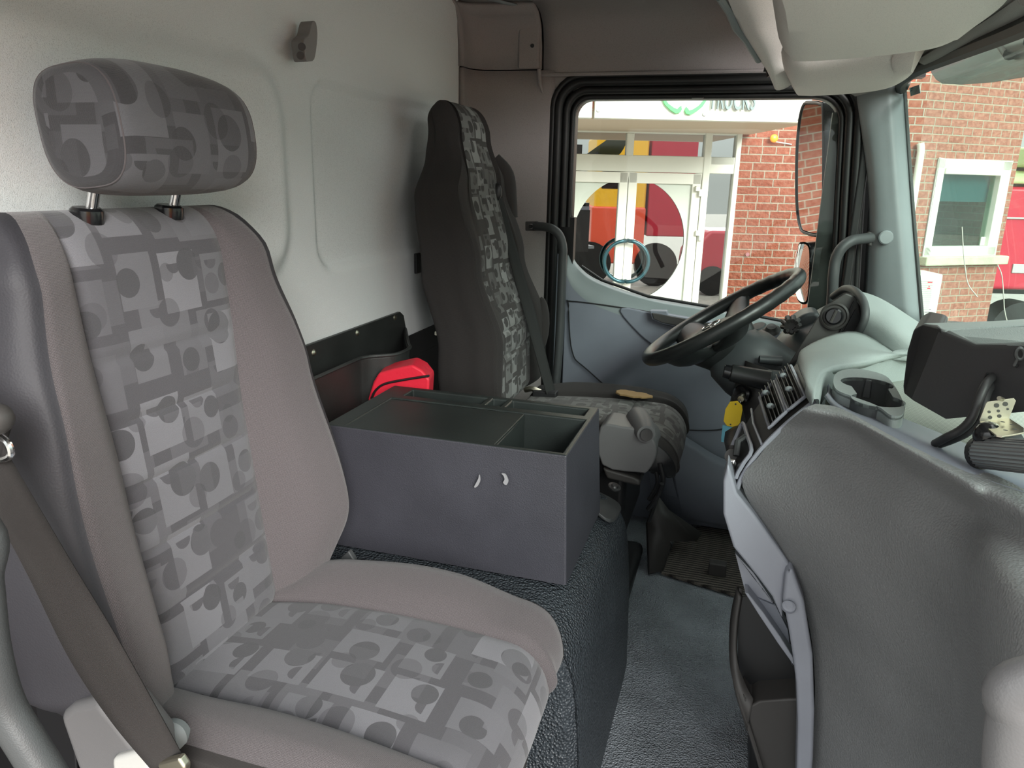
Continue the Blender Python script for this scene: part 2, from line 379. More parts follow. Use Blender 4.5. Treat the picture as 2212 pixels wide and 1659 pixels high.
MB().tube([(-.634, 2.29, 1.42), (-.632, 2.30, 1.38), (-.625, 2.315, 1.352), (-.600, 2.325, 1.335)], .006, 8).build('trim_4', M_['wall2'], kind='structure')
struct(MB().b2((-.98, 2.375, -.1), (.62, 2.41, .62)).b2((-.98, 2.375, .6), (-.56, 2.41, 1.7)).b2((-.98, 2.36, 1.39), (.42, 2.41, 1.7)).build('side_light_seal', M_['black']))  # added black backing, stops daylight showing through cracks in the lining
struct(MB().b2((-.98, .13, 1.66), (.42, 2.4, 1.70)).build('roof', M_['black']))  # added slab over the ceiling, seals sky light out of the cab
struct(MB().b2((-1.02, .13, -.1), (-.98, 2.41, 1.7)).build('rear_light_seal', M_['black']))  # added backing, keeps daylight out behind the rear wall
# ceiling, and the rest of the cab shell which closes it off above and in front of the open passenger door
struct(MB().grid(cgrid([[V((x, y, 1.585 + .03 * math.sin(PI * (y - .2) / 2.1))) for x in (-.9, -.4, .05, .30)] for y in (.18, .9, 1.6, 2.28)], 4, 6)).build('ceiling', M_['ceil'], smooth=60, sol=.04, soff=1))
struct(MB().b2((-.9, .13, 1.40), (.45, .19, 1.62)).build('wall_right', M_['wall2'], bevel=.02))
struct(MB().b2((-.9, .13, 0), (-.70, .19, 1.42)).build('trim_5', M_['wall2'], bevel=.02))
struct(MB().prism([V((.40, .13, 1.42)), V((.50, .13, 1.42)), V((.68, .13, .70)), V((.68, .13, 0)), V((.56, .13, 0)), V((.56, .13, .70))], (0, .06, 0)).build('trim_13', M_['pillar'], bevel=.012))
struct(MB().b2((-.865, .19, 0), (-.845, 2.3, .62)).build('baseboard_rear', M_['black']))
struct(MB().b2((.55, .2, -.05), (.62, 2.36, .74)).build('wall_front', M_['black']))
struct(MB().b2((.24, 2.335, 0), (.62, 2.37, .68)).build('trim_10', M_['door']))
struct(MB().b2((-.848, 1.80, .62), (-.842, 2.22, .685)).build('trim_6', M_['black'], bevel=.004))
# ---------------------------------------------------------------- driver's door
DY = 2.32
sill = [Y(1226, 540, DY), Y(1245, 575, DY), Y(1290, 608, DY), Y(1400, 645, DY), Y(1530, 668, DY), Y(1690, 697, DY), Y(1830, 715, DY)]
sill = spline(sill, 8)
def win_path(off, y):
    """window opening outline, rounded, grown outward by off"""
    x0, x1, zt = -.531 - off, .222 + off, 1.340 + off
    pts = [V((x0, y, .96)), V((x0, y, 1.15)), V((x0, y, zt - .055 - off * .6))]
    for k in range(7):
        a = PI - PI / 2 * k / 6; r = .05 + off * .6; pts.append(V((x0 + r + r * math.cos(a), y, zt - r + r * math.sin(a))))
    for t in (.3, .6): pts.append(V((lerp(x0, x1, t), y, zt)))
    for k in range(8):
        a = PI / 2 - PI / 2 * k / 7; r = .075 + off * .6; pts.append(V((x1 - r + r * math.cos(a), y, zt - r + r * math.sin(a))))
    for t in (.35, .7, 1): pts.append(V((x1 + .045 * t, y, lerp(zt - .08 - off, .70, t))))
    return pts
door = MB()
low = [V((p.x, DY + .03, p.z)) for p in sill]
body = [V((p.x, DY - .006, p.z - .055)) for p in sill]
body2 = [V((p.x, DY - .010, p.z - .075)) for p in sill]
door.strip(low, [V((p.x, DY + .012, p.z - .01)) for p in sill], mi=1); door.strip([V((p.x, DY + .012, p.z - .01)) for p in sill], body, mi=1); door.strip(body, body2, mi=1)
n_ = len(sill)
rows = [body2]
for k, t in enumerate((.10, .3, .55, .8, 1)):
    rows.append([V((lerp(p.x, -.535 + (p.x + .535) * 1.0, t), DY - .010 + .012 * math.sin(PI * t), lerp(p.z - .075, .02, t))) for p in sill])
door.grid(rows)
d1 = door.build('door_1', [M_['door'], M_['door2']], smooth=50, sol=.02, soff=1, kind='structure')
# door pocket bulge (lower) and inset panel
pk = [Y(1455, 935, 2.28), Y(1500, 965, 2.27), Y(1560, 1000, 2.26), Y(1650, 1030, 2.26)]
pk = spline(pk, 8)
MB().grid([[V((p.x, p.y + .03, p.z + .004)) for p in pk], pk, [V((p.x, p.y - .012, p.z - .012)) for p in pk], [V((p.x + .02, p.y - .02, p.z - .15)) for p in pk], [V((p.x + .05, p.y, .06)) for p in pk], [V((p.x + .06, p.y + .04, .03)) for p in pk]]).build('door_pocket', M_['door'], d1, smooth=60)
pk = spline([Y(1400, 905, 2.30), Y(1430, 925, 2.29), Y(1455, 935, 2.28)], 6)
MB().grid([[V((p.x, p.y + .01, p.z + .004)) for p in pk], [V((p.x, p.y - .008, p.z - .012)) for p in pk], [V((p.x + .01, p.y - .012, p.z - .15)) for p in pk], [V((p.x + .03, p.y, .12)) for p in pk]]).build('door_pocket', M_['door'], d1, smooth=60)
ins = spline([Y(*p, DY - .012) for p in ((1228, 660), (1234, 651), (1340, 664), (1500, 690), (1640, 712), (1660, 740), (1600, 900), (1520, 930), (1400, 905), (1270, 800), (1236, 760))], 6, closed=True)
MB().tube(ins, .0022, 6, closed=True).build('panel_groove', M_['black'], d1)
arm = [Y(*p, DY - .018) for p in ((1340, 666), (1440, 682), (1560, 700), (1680, 715), (1690, 745), (1600, 790), (1500, 780), (1420, 752), (1370, 712))]
MB().prism(spline(arm, 4, closed=True), (0, .02, 0)).build('armrest_panel', M_['door'], d1, bevel=.006)
hb = [Y(*p, DY - .05) for p in ((1403, 671), (1440, 672), (1443, 680), (1560, 700), (1640, 712), (1640, 730), (1540, 722), (1430, 700), (1408, 690))]
MB().prism(hb, (0, .03, 0)).build('grab_recess', M_['door'], d1, bevel=.003)
hb = [Y(*p, DY - .056) for p in ((1408, 676), (1540, 700), (1640, 714), (1640, 726), (1540, 719), (1430, 697), (1412, 689))]
MB().prism(hb, (0, .01, 0)).build('door_lever', M_['fascia'], d1, bevel=.002)
MB().lathe([(.0, .004), (.03, .003), (.042, 0), (.046, -.006)], Y(1470, 742, DY - .022), (0, -1, 0)).build('recess_dish', M_['door'], d1)
MB().b2(Y(1195, 548, DY) + V((-.004, -.004, 0)), Y(1207, 850, DY) + V((.0, .012, 0))).build('door_edge', M_['door'], d1, bevel=.004)
# window seals: nested rubber channels
fr = MB()
for off, y, r in ((.004, 2.335, .008), (.022, 2.325, .012), (.044, 2.315, .013), (.062, 2.318, .010)):
    ps = win_path(off, y); ps = [V((ps[0].x, y, -.0))] + [V((ps[0].x, y, .5))] + ps if off > .03 else ps
    if off > .03:
        e = ps[-1]; ps = ps[:-1] + [e]
    fr.tube(ps, r, 10)
fo = fr.build('window_frame', M_['rubber'], d1, smooth=60)
# flat black door frame behind the seals
a = win_path(.0, 2.345); b = win_path(.085, 2.345); fl = MB(); fl.strip(a, b); fl.strip([p + V((0, .03, 0)) for p in a], a)
fl.build('frame_panel', M_['rubber'], d1, sol=.004)
MB().b2((-.605, 2.33, 0), (-.515, 2.36, .99)).b2((.20, 2.35, .68), (.36, 2.37, 1.3)).build('door_shut_panel', M_['rubber'], d1)
MB().b2(V((.278, 2.30, .60)), V((.305, 2.33, 1.26))).build('frame_post', M_['rubber'], d1, bevel=.008)
a = win_path(.006, 2.342)
MB().prism(a + [V((.27, 2.342, .66)), V((-.1, 2.342, .70)), V((-.4, 2.342, .76)), V((-.53, 2.342, .86))], (0, .004, 0)).build('window_pane', M_['glass'], d1)
MB().b2(Y(1494, 205, 2.30) + V((0, 0, -.004)), Y(1520, 213, 2.31)).build('catch', M_['black'], d1, bevel=.002)
MB().tube([Y(1256, 575, 2.335), Y(1300, 605, 2.335), Y(1400, 640, 2.335), Y(1530, 662, 2.335), Y(1690, 693, 2.335)], .005, 8).build('sill_seal', M_['rubber'], d1)
# ---------------------------------------------------------------- A pillar and windscreen
top = [Y(1848, 190, 2.30), Y(1872, 180, 2.28), Y(1902, 170, 2.27), Y(1925, 165, 2.27), Y(1948, 160, 2.31)]
bot = [Y(1868, 665, 2.30), Y(1895, 672, 2.27), Y(1940, 690, 2.25), Y(1968, 700, 2.25), Y(1988, 705, 2.30)]
mid = [Y(1876, 430, 2.295), Y(1892, 430, 2.265), Y(1920, 430, 2.25), Y(1945, 430, 2.25), Y(1966, 430, 2.30)]
ap = MB().grid(cgrid([top, mid, bot], 5, 8)).build('trim_7', M_['pillar'], smooth=40, sol=.02, soff=1, kind='structure')
c = Y(1914, 513, 2.246); MB().lathe([(0, .003), (.016, .0025), (.019, 0), (.019, -.01)], c, (.1, -1, 0)).build('cap', M_['pillar'], ap)
wsc = MB(); wl = spline([Y(1951, 188, 2.315), Y(1968, 430, 2.315), Y(1992, 712, 2.315)], 6); wr = spline([(.43, .2, 1.362), (.50, .2, 1.06), (.62, .2, .70)], 6); wm = spline([(.475, 1.2, 1.372), (.55, 1.2, 1.06), (.66, 1.2, .70)], 6)
ws = wsc.grid(cgrid([[wl[i], wm[i], wr[i]] for i in range(len(wl))], 8, 1)).build('window_1', M_['windscreen'], smooth=60, sol=.006, kind='structure')
MB().tube(wl[:1] + wl, .008, 8).build('windscreen_seal', M_['rubber'], ws)
hs = spline([(.352, 2.30, 1.352), (.40, 2.0, 1.366), (.46, 1.3, 1.375), (.47, .9, 1.375), (.43, .2, 1.362)], 6)
hs = spline([Y(1948, 190, 2.28), Y(1950, 172, 2.2), Y(1986, 148, 2.0), Y(2060, 118, 1.75), Y(2212, 58, 1.35), Y(2400, -30, 1.0)], 6)
MB().tube(hs, .016, 8).build('windscreen_seal', M_['rubber'], ws)
st = [X(1964, 190, .375), X(1985, 183, .375), X(1988, 201, .375), X(1967, 208, .375)]
stk = MB().prism(st, (.001, 0, 0)).build('windscreen_sticker', mat('sticker', (.23, .25, .24), .5)); tag(stk, 'small grey rectangular sticker at the top corner of the windscreen', 'sticker')
mt = Matrix.Translation(X(1967, 194, .373)) @ Matrix(((0, 0, -1, 0), (-1, 0, 0, 0), (0, 1, 0, 0), (0, 0, 0, 1)))
text('sticker_text', 'SPEED LIMITED\n80 km/h  89', M_['ink'], stk, .0048, mt, .0002)
# header trim between overhead shelf and windscreen
hd = [[Y(1846, 219, 2.245), Y(1900, 204, 2.245), Y(1950, 190, 2.25)],
      [Y(1800, 195, 2.2), Y(1890, 185, 2.2), Y(1962, 174, 2.15)],
      [Y(1735, 188, 2.12), Y(1860, 172, 2.12), Y(1985, 152, 2.02)],
      [Y(1900, 140, 1.95), Y(1960, 122, 1.85), Y(2060, 118, 1.76)],
      [Y(2000, 88, 1.55), Y(2060, 60, 1.5), Y(2210, 52, 1.36)],
      [Y(2170, -20, 1.2), Y(2240, -50, 1.1), Y(2400, -40, 1.0)]]
hd = [[p + V((0, 0, .012)) for p in r] for r in hd]
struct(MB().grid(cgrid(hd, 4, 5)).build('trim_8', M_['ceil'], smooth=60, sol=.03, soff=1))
fh = [Y(2020, 128, 1.9), Y(2080, 96, 1.7), Y(2160, 55, 1.5), Y(2260, -5, 1.25)]
struct(MB().tube(spline(fh, 6), .028, 12, sq=(.5, 1.2)).build('trim_9', M_['ceil']))
# overhead shelf: padded end roll plus two underside pads
sh = thing('overhead_shelf', 'padded grey overhead shelf above the windscreen with two sagging flaps', 'shelf', (.1, 1.7, 1.4))
e0 = [Y(1562, -30, 1.85), Y(1585, 30, 1.9), Y(1610, 80, 1.95), Y(1645, 135, 2.05), Y(1668, 165, 2.10)]
e1 = [Y(1630, -30, 1.82), Y(1650, 30, 1.86), Y(1662, 80, 1.9), Y(1680, 140, 2.0), Y(1690, 182, 2.08)]
e2 = [Y(1705, -30, 1.80), Y(1710, 30, 1.84), Y(1708, 80, 1.9), Y(1708, 130, 2.0), Y(1708, 183, 2.10)]
e_1 = [p + V((.02, .02, .09)) for p in e0]
MB().grid(cgrid([[a, b + V((-.012, 0, -.014)), c + V((.01, .02, .01)), c + V((.04, .05, .08))] for a, b, c in zip(e0, e1, e2)], 5, 5)).grid(cgrid([[a, (a + b) / 2 + V((-.008, 0, .012)), b] for a, b in zip(e_1, e0)], 3, 5)).build('end_roll', M_['shelf'], sh, smooth=60, sol=.012, soff=1)
def pad(name, ctrl, th):
    g = cgrid(ctrl, 6, 6); nr, nc = len(g), len(g[0]); h = []
    for i in range(nr):
        r = []
        for j in range(nc):
            u, v = j / (nc - 1), i / (nr - 1); e = min(u, 1 - u, .06) / .06, min(v, 1 - v, .10) / .10
            k = math.sqrt(max(0, 1 - (1 - e[0]) ** 2)) * math.sqrt(max(0, 1 - (1 - e[1]) ** 2))
            r.append(g[i][j] + V((0, 0, .032 * (1 - k))))
        h.append(r)
    return MB().grid(h).build(name, M_['shelf'], sh, smooth=60, sol=th, soff=-1)
ZP = 1.355
pad('pad_flap', [[Z(1712, 118, ZP), Z(1840, 108, ZP), Z(1990, 84, ZP), Z(2040, 62, ZP)], [Z(1706, 60, ZP + .01), Z(1860, 50, ZP + .01), Z(2010, 40, ZP + .01), Z(2085, 28, ZP + .01)], [Z(1700, -10, ZP + .02), Z(1860, -15, ZP + .02), Z(2040, -20, ZP + .02), Z(2150, -18, ZP + .02)], [Z(1690, -90, ZP + .03), Z(1880, -90, ZP + .03), Z(2100, -95, ZP + .03), Z(2230, -100, ZP + .03)],
  [V((.02, .75, ZP + .045)), V((.14, .75, ZP + .045)), V((.26, .75, ZP + .045)), V((.34, .75, ZP + .045))], [V((.02, .25, ZP + .045)), V((.14, .25, ZP + .045)), V((.26, .25, ZP + .045)), V((.34, .25, ZP + .045))]], .03)
pad('pad_flap', [[Z(1722, 187, ZP), Z(1820, 182, ZP), Z(1900, 172, ZP), Z(1935, 155, ZP)], [Z(1716, 160, ZP - .004), Z(1820, 150, ZP - .004), Z(1925, 136, ZP - .004), Z(1968, 120, ZP - .004)], [Z(1711, 116, ZP + .022), Z(1830, 106, ZP + .022), Z(1970, 88, ZP + .022), Z(2012, 72, ZP + .022)]], .03)
MB().tube([Y(1555, -5, 1.87), Y(1575, 25, 1.90), Y(1590, 60, 1.93), Y(1612, 85, 1.96), Y(1640, 130, 2.03)], .009, 8).build('edge_band', M_['pillar'], sh)
rl = thing('sunblind_cord', 'black sunblind clip and cord hanging at the overhead shelf end', 'cord', Y(1660, 160, 2.12))
MB().cyl(Y(1650, 150, 2.12), Y(1668, 152, 2.12), .006).cyl(Y(1658, 145, 2.12), Y(1662, 165, 2.12), .006).build('clip', M_['black'], rl)
MB().tube([Y(1660, 158, 2.12), Y(1671, 168, 2.11), Y(1676, 180, 2.1)], .003, 8).build('cord', M_['black'], rl)
MB().cyl(Y(1673, 174, 2.1), Y(1681, 190, 2.1), .0055, .007).build('toggle', M_['black'], rl)
# ceiling lamp strip and rear roof rail
rl_ = MB().tube([(-.66, 2.24, 1.575), (-.80, 2.16, 1.60), (-.9, 2.05, 1.62)], .012, 8, sq=(.4, 1)).build('ceiling_rail', M_['pillar']); tag(rl_, 'slim grey rail along the ceiling edge above the driver seat', 'rail')
sl = MB().b2(Z(1408, 17, 1.575), Z(1500, 12, 1.57) + V((0, .03, .005))).build('ceiling_lamp', M_['lightgrey'], bevel=.003); tag(sl, 'slim pale lamp slot in the ceiling above the driver door', 'lamp')

# ================================================================ SEATS
def loft(spine, wid, vs, yc, names, mats, parent, pleats=(), n=(8, 16, 12), pw2=None, smooth=60, endr=(.10, .10), pl=.006, tight=False):
    """spine(v) -> (x, z, nx, nz) of the front face; wid: dict of tables (pw, rw, rh, ow, th); returns the three part meshes"""
    def half(v, sgn):
        pw, rw, rh, ow, th = [tab(wid[k], v) for k in ('pw', 'rw', 'rh', 'ow', 'th')]
        a = [(0, 0), (pw * .5, .0), (pw * .85, .001), (pw, -.004)]
        b = [(pw, -.004), (pw + .010, .008), ((pw + rw) / 2, rh * .72), (rw, rh), (rw + (ow - rw) * .35, rh * .98)] + ([(rw + (ow - rw) * .8, rh * .70)] if not tight else [])
        c_ = [b[-1], ((rw + ow) / 2 + .008, rh * .84) if tight else (ow - .002, rh * .50), (ow, rh * .30), (ow + .006, -.022), (ow + .002, -.055), (ow - .004, -th * .72), (ow * .88, -th), (ow * .5, -th * 1.02), (0, -th * 1.02)]
        return a, b, c_, th
    out = {k: [] for k in ('p', 'bl', 'br', 's')}; uvs = {k: [] for k in out}
    L = 0; last = None
    for v in vs:
        x, z, nx, nz = spine(v)
        if last: L += math.hypot(x - last[0], z - last[1])
        last = (x, z)
        a, b, c_, th = half(v, 1)
        e = 1.0
        if v > 1 - endr[1]: e = math.sqrt(max(0, 1 - ((v - 1 + endr[1]) / endr[1]) ** 2))
        if v < endr[0]: e = math.sqrt(max(0, 1 - ((endr[0] - v) / endr[0]) ** 2))
        def pt(y, d, s):
            d2 = -th / 2 + (d + th / 2) * e; yy = y * (.90 + .10 * e)
            return V((x + nx * d2, yc + s * yy, z + nz * d2))
        dp = sum(-pl * math.exp(-((v - q) / .007) ** 2) for q in pleats)
        sa = spline([(p[0], p[1], 0) for p in a], n[0]); sb = spline([(p[0], p[1], 0) for p in b], n[1]); sc_ = spline([(p[0], p[1], 0) for p in c_], n[2])
        pa = [(-p.x, p.y) for p in sa[::-1]] + [(p.x, p.y) for p in sa[1:]]
        m = len(pa); edge = abs(pa[0][0])
        out['p'].append([pt(abs(y), d + dp * (1 - (abs(y) / edge) ** 8) + .006 * (1 - (y / edge) ** 2), 1 if y >= 0 else -1) for y, d in pa]); uvs['p'].append([(y, L) for y, d in pa])
        acc = 0; ub = []
        for i, p in enumerate(sb):
            if i: acc += (p - sb[i - 1]).length
            ub.append(acc)
        out['bl'].append([pt(p.x, p.y, -1) for p in sb]); uvs['bl'].append([(-.5 - u, L) for u in ub])
        out['br'].append([pt(p.x, p.y, 1) for p in sb]); uvs['br'].append([(.5 + u, L) for u in ub])
        r = [pt(p.x, p.y, 1) for p in sc_] + [pt(p.x, p.y, -1) for p in sc_[-2::-1]]
        out['s'].append(r); uvs['s'].append([(i * .01, L) for i in range(len(r))])
    res = []
    for k, nm, mt in zip(('p', 'bl', 'br', 's'), names, mats):
        res.append(MB().grid(out[k], uvs[k]).build(nm, mt, parent, smooth=smooth, weld=False))
    return res
def vrange(n, r0=.1, r1=.1):
    a = [r0 * (1 - math.cos(PI / 2 * i / 9)) for i in range(9)]; b = [1 - r1 + r1 * math.sin(PI / 2 * i / 9) for i in range(1, 10)]
    return a + [lerp(r0, 1 - r1, i / n) for i in range(n + 1)] + b
# ---- passenger seat
YC = .770
ps = thing('seat', 'large grey fabric passenger seat with patterned centre and separate headrest, in the foreground', 'seat', (-.42, YC, .30))
def sp_back(v):
    z = .435 + .625 * v; x = lerp(-.640, -.712, v) - .004 * math.sin(PI * v); L = math.hypot(.62, .072); return x, z, .62 / L, .072 / L
W = dict(pw=[(0, .113), (.5, .118), (.8, .127), (1, .128)], rw=[(0, .178), (.25, .220), (.6, .208), (.9, .178), (1, .165)], rh=[(0, .035), (.22, .078), (.6, .05), (.85, .026), (1, .012)],
         ow=[(0, .175), (.06, .205), (.18, .262), (.40, .268), (.7, .240), (.88, .216), (.96, .200), (1, .190)], th=[(0, .13), (.3, .12), (1, .10)])
loft(sp_back, W, vrange(90, .06, .12), YC, ('backrest', 'side_bolster', 'side_bolster', 'back_shell'), (M_['pat'], M_['fab'], M_['fab'], M_['vinyl']), ps, pleats=(.20, .335, .47, .60, .72), endr=(.06, .12), tight=True)
def sp_cush(v):
    # from the back of the seat to the rolled front edge
    x = lerp(-.70, -.235, min(v / .88, 1)); z = .452 + .022 * math.sin(PI * min(1, v / .95)) ; nx, nz = 0, 1
    if v > .80:
        t = (v - .80) / .20 * 1.75; R = .075; x = lerp(-.70, -.235, .80 / .88) + R * math.sin(t) + .0; z = .452 + .022 * math.sin(PI * .842) - R * (1 - math.cos(t)); nx, nz = math.sin(t), math.cos(t)
    return x, z, nx, nz
W2 = dict(pw=[(0, .105), (.3, .118), (1, .128)], rw=[(0, .165), (.5, .182), (1, .18)], rh=[(0, .01), (.25, .030), (.6, .034), (.85, .018), (1, .0)],
          ow=[(0, .200), (.15, .222), (.5, .232), (.85, .222), (.95, .205), (1, .19)], th=[(0, .10), (.7, .11), (.9, .07), (1, .05)])
loft(sp_cush, W2, vrange(60, .05, .04), YC - .005, ('cushion', 'cushion_bolster', 'cushion_bolster', 'cushion_shell'), (M_['pat'], M_['fab'], M_['fab'], M_['fabd']), ps, pleats=(), endr=(.05, .04))
# headrest
HC = V((-.700, .785, 1.148))
def headrest(c, hw, hh, th, tilt, mt, parent, nm='headrest'):
    g = []; uv = []; K = 48
    ss_ = [-1, -.998, -.99, -.975, -.95, -.91, -.85, -.75, -.6, -.4, -.2, 0, .2, .4, .6, .75, .85, .91, .95, .975, .99, .998, 1]
    for s in ss_:
        e = max(0, 1 - abs(s) ** 12) ** .5 * .30 + .70 if abs(s) < 1 else .62
        top = 1 - .26 * max(0, abs(s) - .25) ** 1.7; bot = 1 - .10 * abs(s) ** 4
        row = []; ur = []
        for k in range(K):
            q = 2 * PI * k / K; cq, sq_ = math.cos(q), math.sin(q)
            dx = (abs(cq) ** .66) * (1 if cq > 0 else -1) * th / 2 * e; dz = (abs(sq_) ** .70) * (1 if sq_ > 0 else -1) * hh / 2 * (top if sq_ > 0 else bot) * (.5 + .5 * e)
            dx += (-.012 if dz > 0 else 0) * (abs(dz) / hh * 2) ** 2
            yy = s * hw * (1 - .05 * (dz / hh * 2) ** 2)
            row.append(c + V((dx * math.cos(tilt) - dz * math.sin(tilt), yy, dz * math.cos(tilt) + dx * math.sin(tilt)))); ur.append((s * hw + .33, dz + .2 + dx * .6 + (.05 * (1 - e))))
        g.append(row); uv.append(ur)
    o = MB().grid(g, uv, close=True).add(g[0], [list(range(K))[::-1]], [(.02 + (p.x - c.x), p.z - c.z + .3) for p in g[0]]).add(g[-1], [list(range(K))], [(.02 + (p.x - c.x), p.z - c.z + .3) for p in g[-1]]).build(nm, mt, parent, smooth=80, weld=False)
    for j in (4, len(ss_) - 5): MB().tube(g[j], .0009, 6, closed=True).build('seam', M_['fab'], o)
    return o
hr = headrest(HC, .121, .152, .125, .12, M_['patd'], ps)
for py_ in (.702, .835):
    p0 = V((-.738, py_, 1.05)); p1 = V((-.715, py_, 1.10))
    MB().cyl(p0 - V((.004, 0, .03)), p1, .0065).build('headrest_post', M_['chrome'], ps)
    MB().lathe([(0, .008), (.015, .008), (.018, .005), (.0185, 0), (.018, -.01)], p0 + V((0, 0, .0)), (.1, 0, 1)).build('post_sleeve', M_['blackg'], ps)
# seams
def seam(parent, f, n=40, r=.0016, m='fabd'):
    MB().tube([f(i / n) for i in range(n + 1)], r, 6).build('seam', M_[m], parent)
# seat base under the cushion
MB().b2((-.66, .575, .002), (-.265, .955, .385)).build('seat_base', M_['black'], ps, bevel=.02)
MB().prism([Y(1110, 1560, .93), Y(1182, 1440, .93), Y(1186, 1500, .93), Y(1150, 1600, .93), Y(1148, 1540, .93), Y(1127, 1700, .93), Y(1085, 1700, .93)], (0, .02, 0)).build('front_guard', M_['fascia'], ps, bevel=.006)
# recliner cover, lever
rc = [Y(x, y, .50) for x, y in ((120, 1545), (150, 1522), (210, 1514), (250, 1560), (300, 1625), (330, 1700), (200, 1720), (160, 1659))]
cv = MB().prism(rc, (0, .055, 0)).build('recliner_cover', M_['cover'], ps, bevel=.012, seg=4)
MB().prism([Y(x, y, .492) for x, y in ((238, 1640), (300, 1622), (322, 1648), (330, 1720), (245, 1720))], (0, .03, 0)).build('recline_lever', M_['lightgrey'], ps, bevel=.006)
MB().lathe([(0, .006), (.014, .005), (.02, 0), (.02, -.012)], Y(365, 1600, .545), (.3, -1, .4)).build('pivot_cap', M_['pillar'], ps)
MB().tube([Y(330, 1625, .51), Y(365, 1640, .52), Y(400, 1700, .51)], .010, 8).build('belt_anchor', M_['black'], ps)
# bracket and buckle between seat and tunnel
bu = thing('seat_belt_buckle', 'black seat belt buckle with red button between passenger seat and tunnel', 'buckle', Y(800, 1235, 1.0))
bx = [Y(x, y, 1.0) for x, y in ((762, 1262), (790, 1218), (800, 1222), (838, 1252), (800, 1290))]
MB().prism(bx, (0, .022, 0)).build('buckle_body', M_['black'], bu, bevel=.004)
MB().prism([Y(x, y, .998) for x, y in ((789, 1224), (796, 1218), (826, 1242), (812, 1248), (792, 1238))], (0, .012, 0)).build('release_button', M_['redb'], bu, bevel=.002)
MB().tube([Y(779, 1227, .996), Y(803, 1246, .996)], .0016, 6).build('slot_edge', M_['chrome'], bu)
hg = MB().prism([Y(x, y, 1.01) for x, y in ((735, 1205), (752, 1190), (766, 1212), (757, 1232), (764, 1258), (752, 1262))], (0, .012, 0)).build('seat_hinge_bracket', M_['bar'], ps, bevel=.003)
# ---- passenger seat belt
def ribbon(L, R, th=.0016):
    m = MB(); n = len(L); uv = []; d = 0
    for i in range(n):
        if i: d += (V(L[i]) - V(L[i - 1])).length
        uv.append(d)
    g = [[lerp(V(a), V(b), t / 4) for t in range(5)] for a, b in zip(L, R)]
    return m.grid(g, [[(.05 * t / 4, q) for t in range(5)] for q in uv])
pb = thing('passenger_seat_belt', 'dark grey passenger seat belt webbing running down over the seat side', 'seat belt', Y(200, 1400, .47))
L_ = spline([V((-.74, .20, 1.12)), Y(-60, 850, .46), Y(20, 985, .468), Y(150, 1205, .475), Y(250, 1370, .485), Y(340, 1530, .495), Y(400, 1640, .505)], 8)
R_ = spline([V((-.78, .20, 1.10)), Y(-130, 960, .44), Y(-10, 1120, .445), Y(60, 1240, .452), Y(150, 1420, .462), Y(240, 1555, .475), Y(330, 1665, .485)], 8)
ribbon(L_, R_).build('webbing', M_['belt'], pb, sol=.0018, smooth=60)
MB().tube(spline([Y(x, y, .455) for x, y in ((-20, 930), (15, 955), (22, 985), (-10, 992), (-40, 975))], 5), .003, 8).build('belt_tongue', M_['chrome'], pb)
MB().ball(Y(-8, 905, .45), .014).build('belt_button', M_['fascia'], pb)
MB().prism([Y(x, y, .488) for x, y in ((330, 1652), (385, 1638), (400, 1660), (395, 1700), (345, 1700))], (0, .01, 0)).build('belt_plate', M_['steel'], pb, bevel=.003)

# ---- driver seat
YD = 1.885
ds = thing('seat', 'dark high back driver seat with patterned centre strip behind the steering wheel', 'seat', (-.4, YD, .42))
def sp_d(v):
    z = .50 + .790 * v
    x = tab([(0, -.560), (.25, -.565), (.5, -.62), (.75, -.664), (.9, -.690), (1, -.712)], v); return x, z, .985, .17
W = dict(pw=[(0, .150), (.4, .150), (.75, .118), (.88, .098), (1, .085)], rw=[(0, .195), (.3, .195), (.6, .178), (.8, .125), (1, .092)], rh=[(0, .02), (.25, .028), (.5, .018), (.72, .008), (.85, .002), (1, .0)],
         ow=[(0, .20), (.2, .228), (.45, .210), (.62, .205), (.72, .195), (.84, .128), (.94, .110), (1, .098)], th=[(0, .15), (.5, .14), (.75, .12), (.9, .085), (1, .07)])
loft(sp_d, W, vrange(90, .05, .05), YD, ('backrest', 'side_bolster', 'side_bolster', 'back_shell'), (M_['patb'], M_['fabd'], M_['fabd'], M_['fabd']), ds, pleats=(.2, .28, .36), endr=(.05, .05))
def sp_dc(v):
    x = lerp(-.56, -.130, min(v / .82, 1)); z = .500 + .012 * math.sin(PI * min(1, v)); nx, nz = 0, 1
    if v > .72:
        t = (v - .72) / .28 * 1.9; R = .080; x = lerp(-.56, -.130, .72 / .82) + R * math.sin(t); z = .509 - R * (1 - math.cos(t)); nx, nz = math.sin(t), math.cos(t)
    return x, z, nx, nz
W2 = dict(pw=[(0, .105), (1, .145)], rw=[(0, .165), (.5, .182), (1, .18)], rh=[(0, .01), (.25, .022), (.6, .02), (.85, .008), (1, .0)], ow=[(0, .19), (.5, .225), (.85, .22), (.95, .20), (1, .17)], th=[(0, .10), (.7, .10), (.9, .08), (1, .06)])
loft(sp_dc, W2, vrange(60, .05, .06), YD, ('cushion', 'cushion_bolster', 'cushion_bolster', 'cushion_shell'), (M_['patc'], M_['fabd'], M_['fabd'], M_['black']), ds, pleats=(.60,), endr=(.05, .06), pl=.005)
# torn patch on the cushion
tp = spline([(-.30, 2.00, .532), (-.27, 2.02, .530), (-.22, 2.01, .528), (-.20, 1.985, .529), (-.235, 1.96, .531), (-.285, 1.965, .532)], 4, closed=True)
foam = mat('worn_foam', (.30, .19, .08), .9); MB().prism([p + V((random.uniform(-.004, .004), random.uniform(-.004, .004), 0)) for p in tp], (0, 0, .006)).build('worn_patch', foam, ds, bevel=.002)
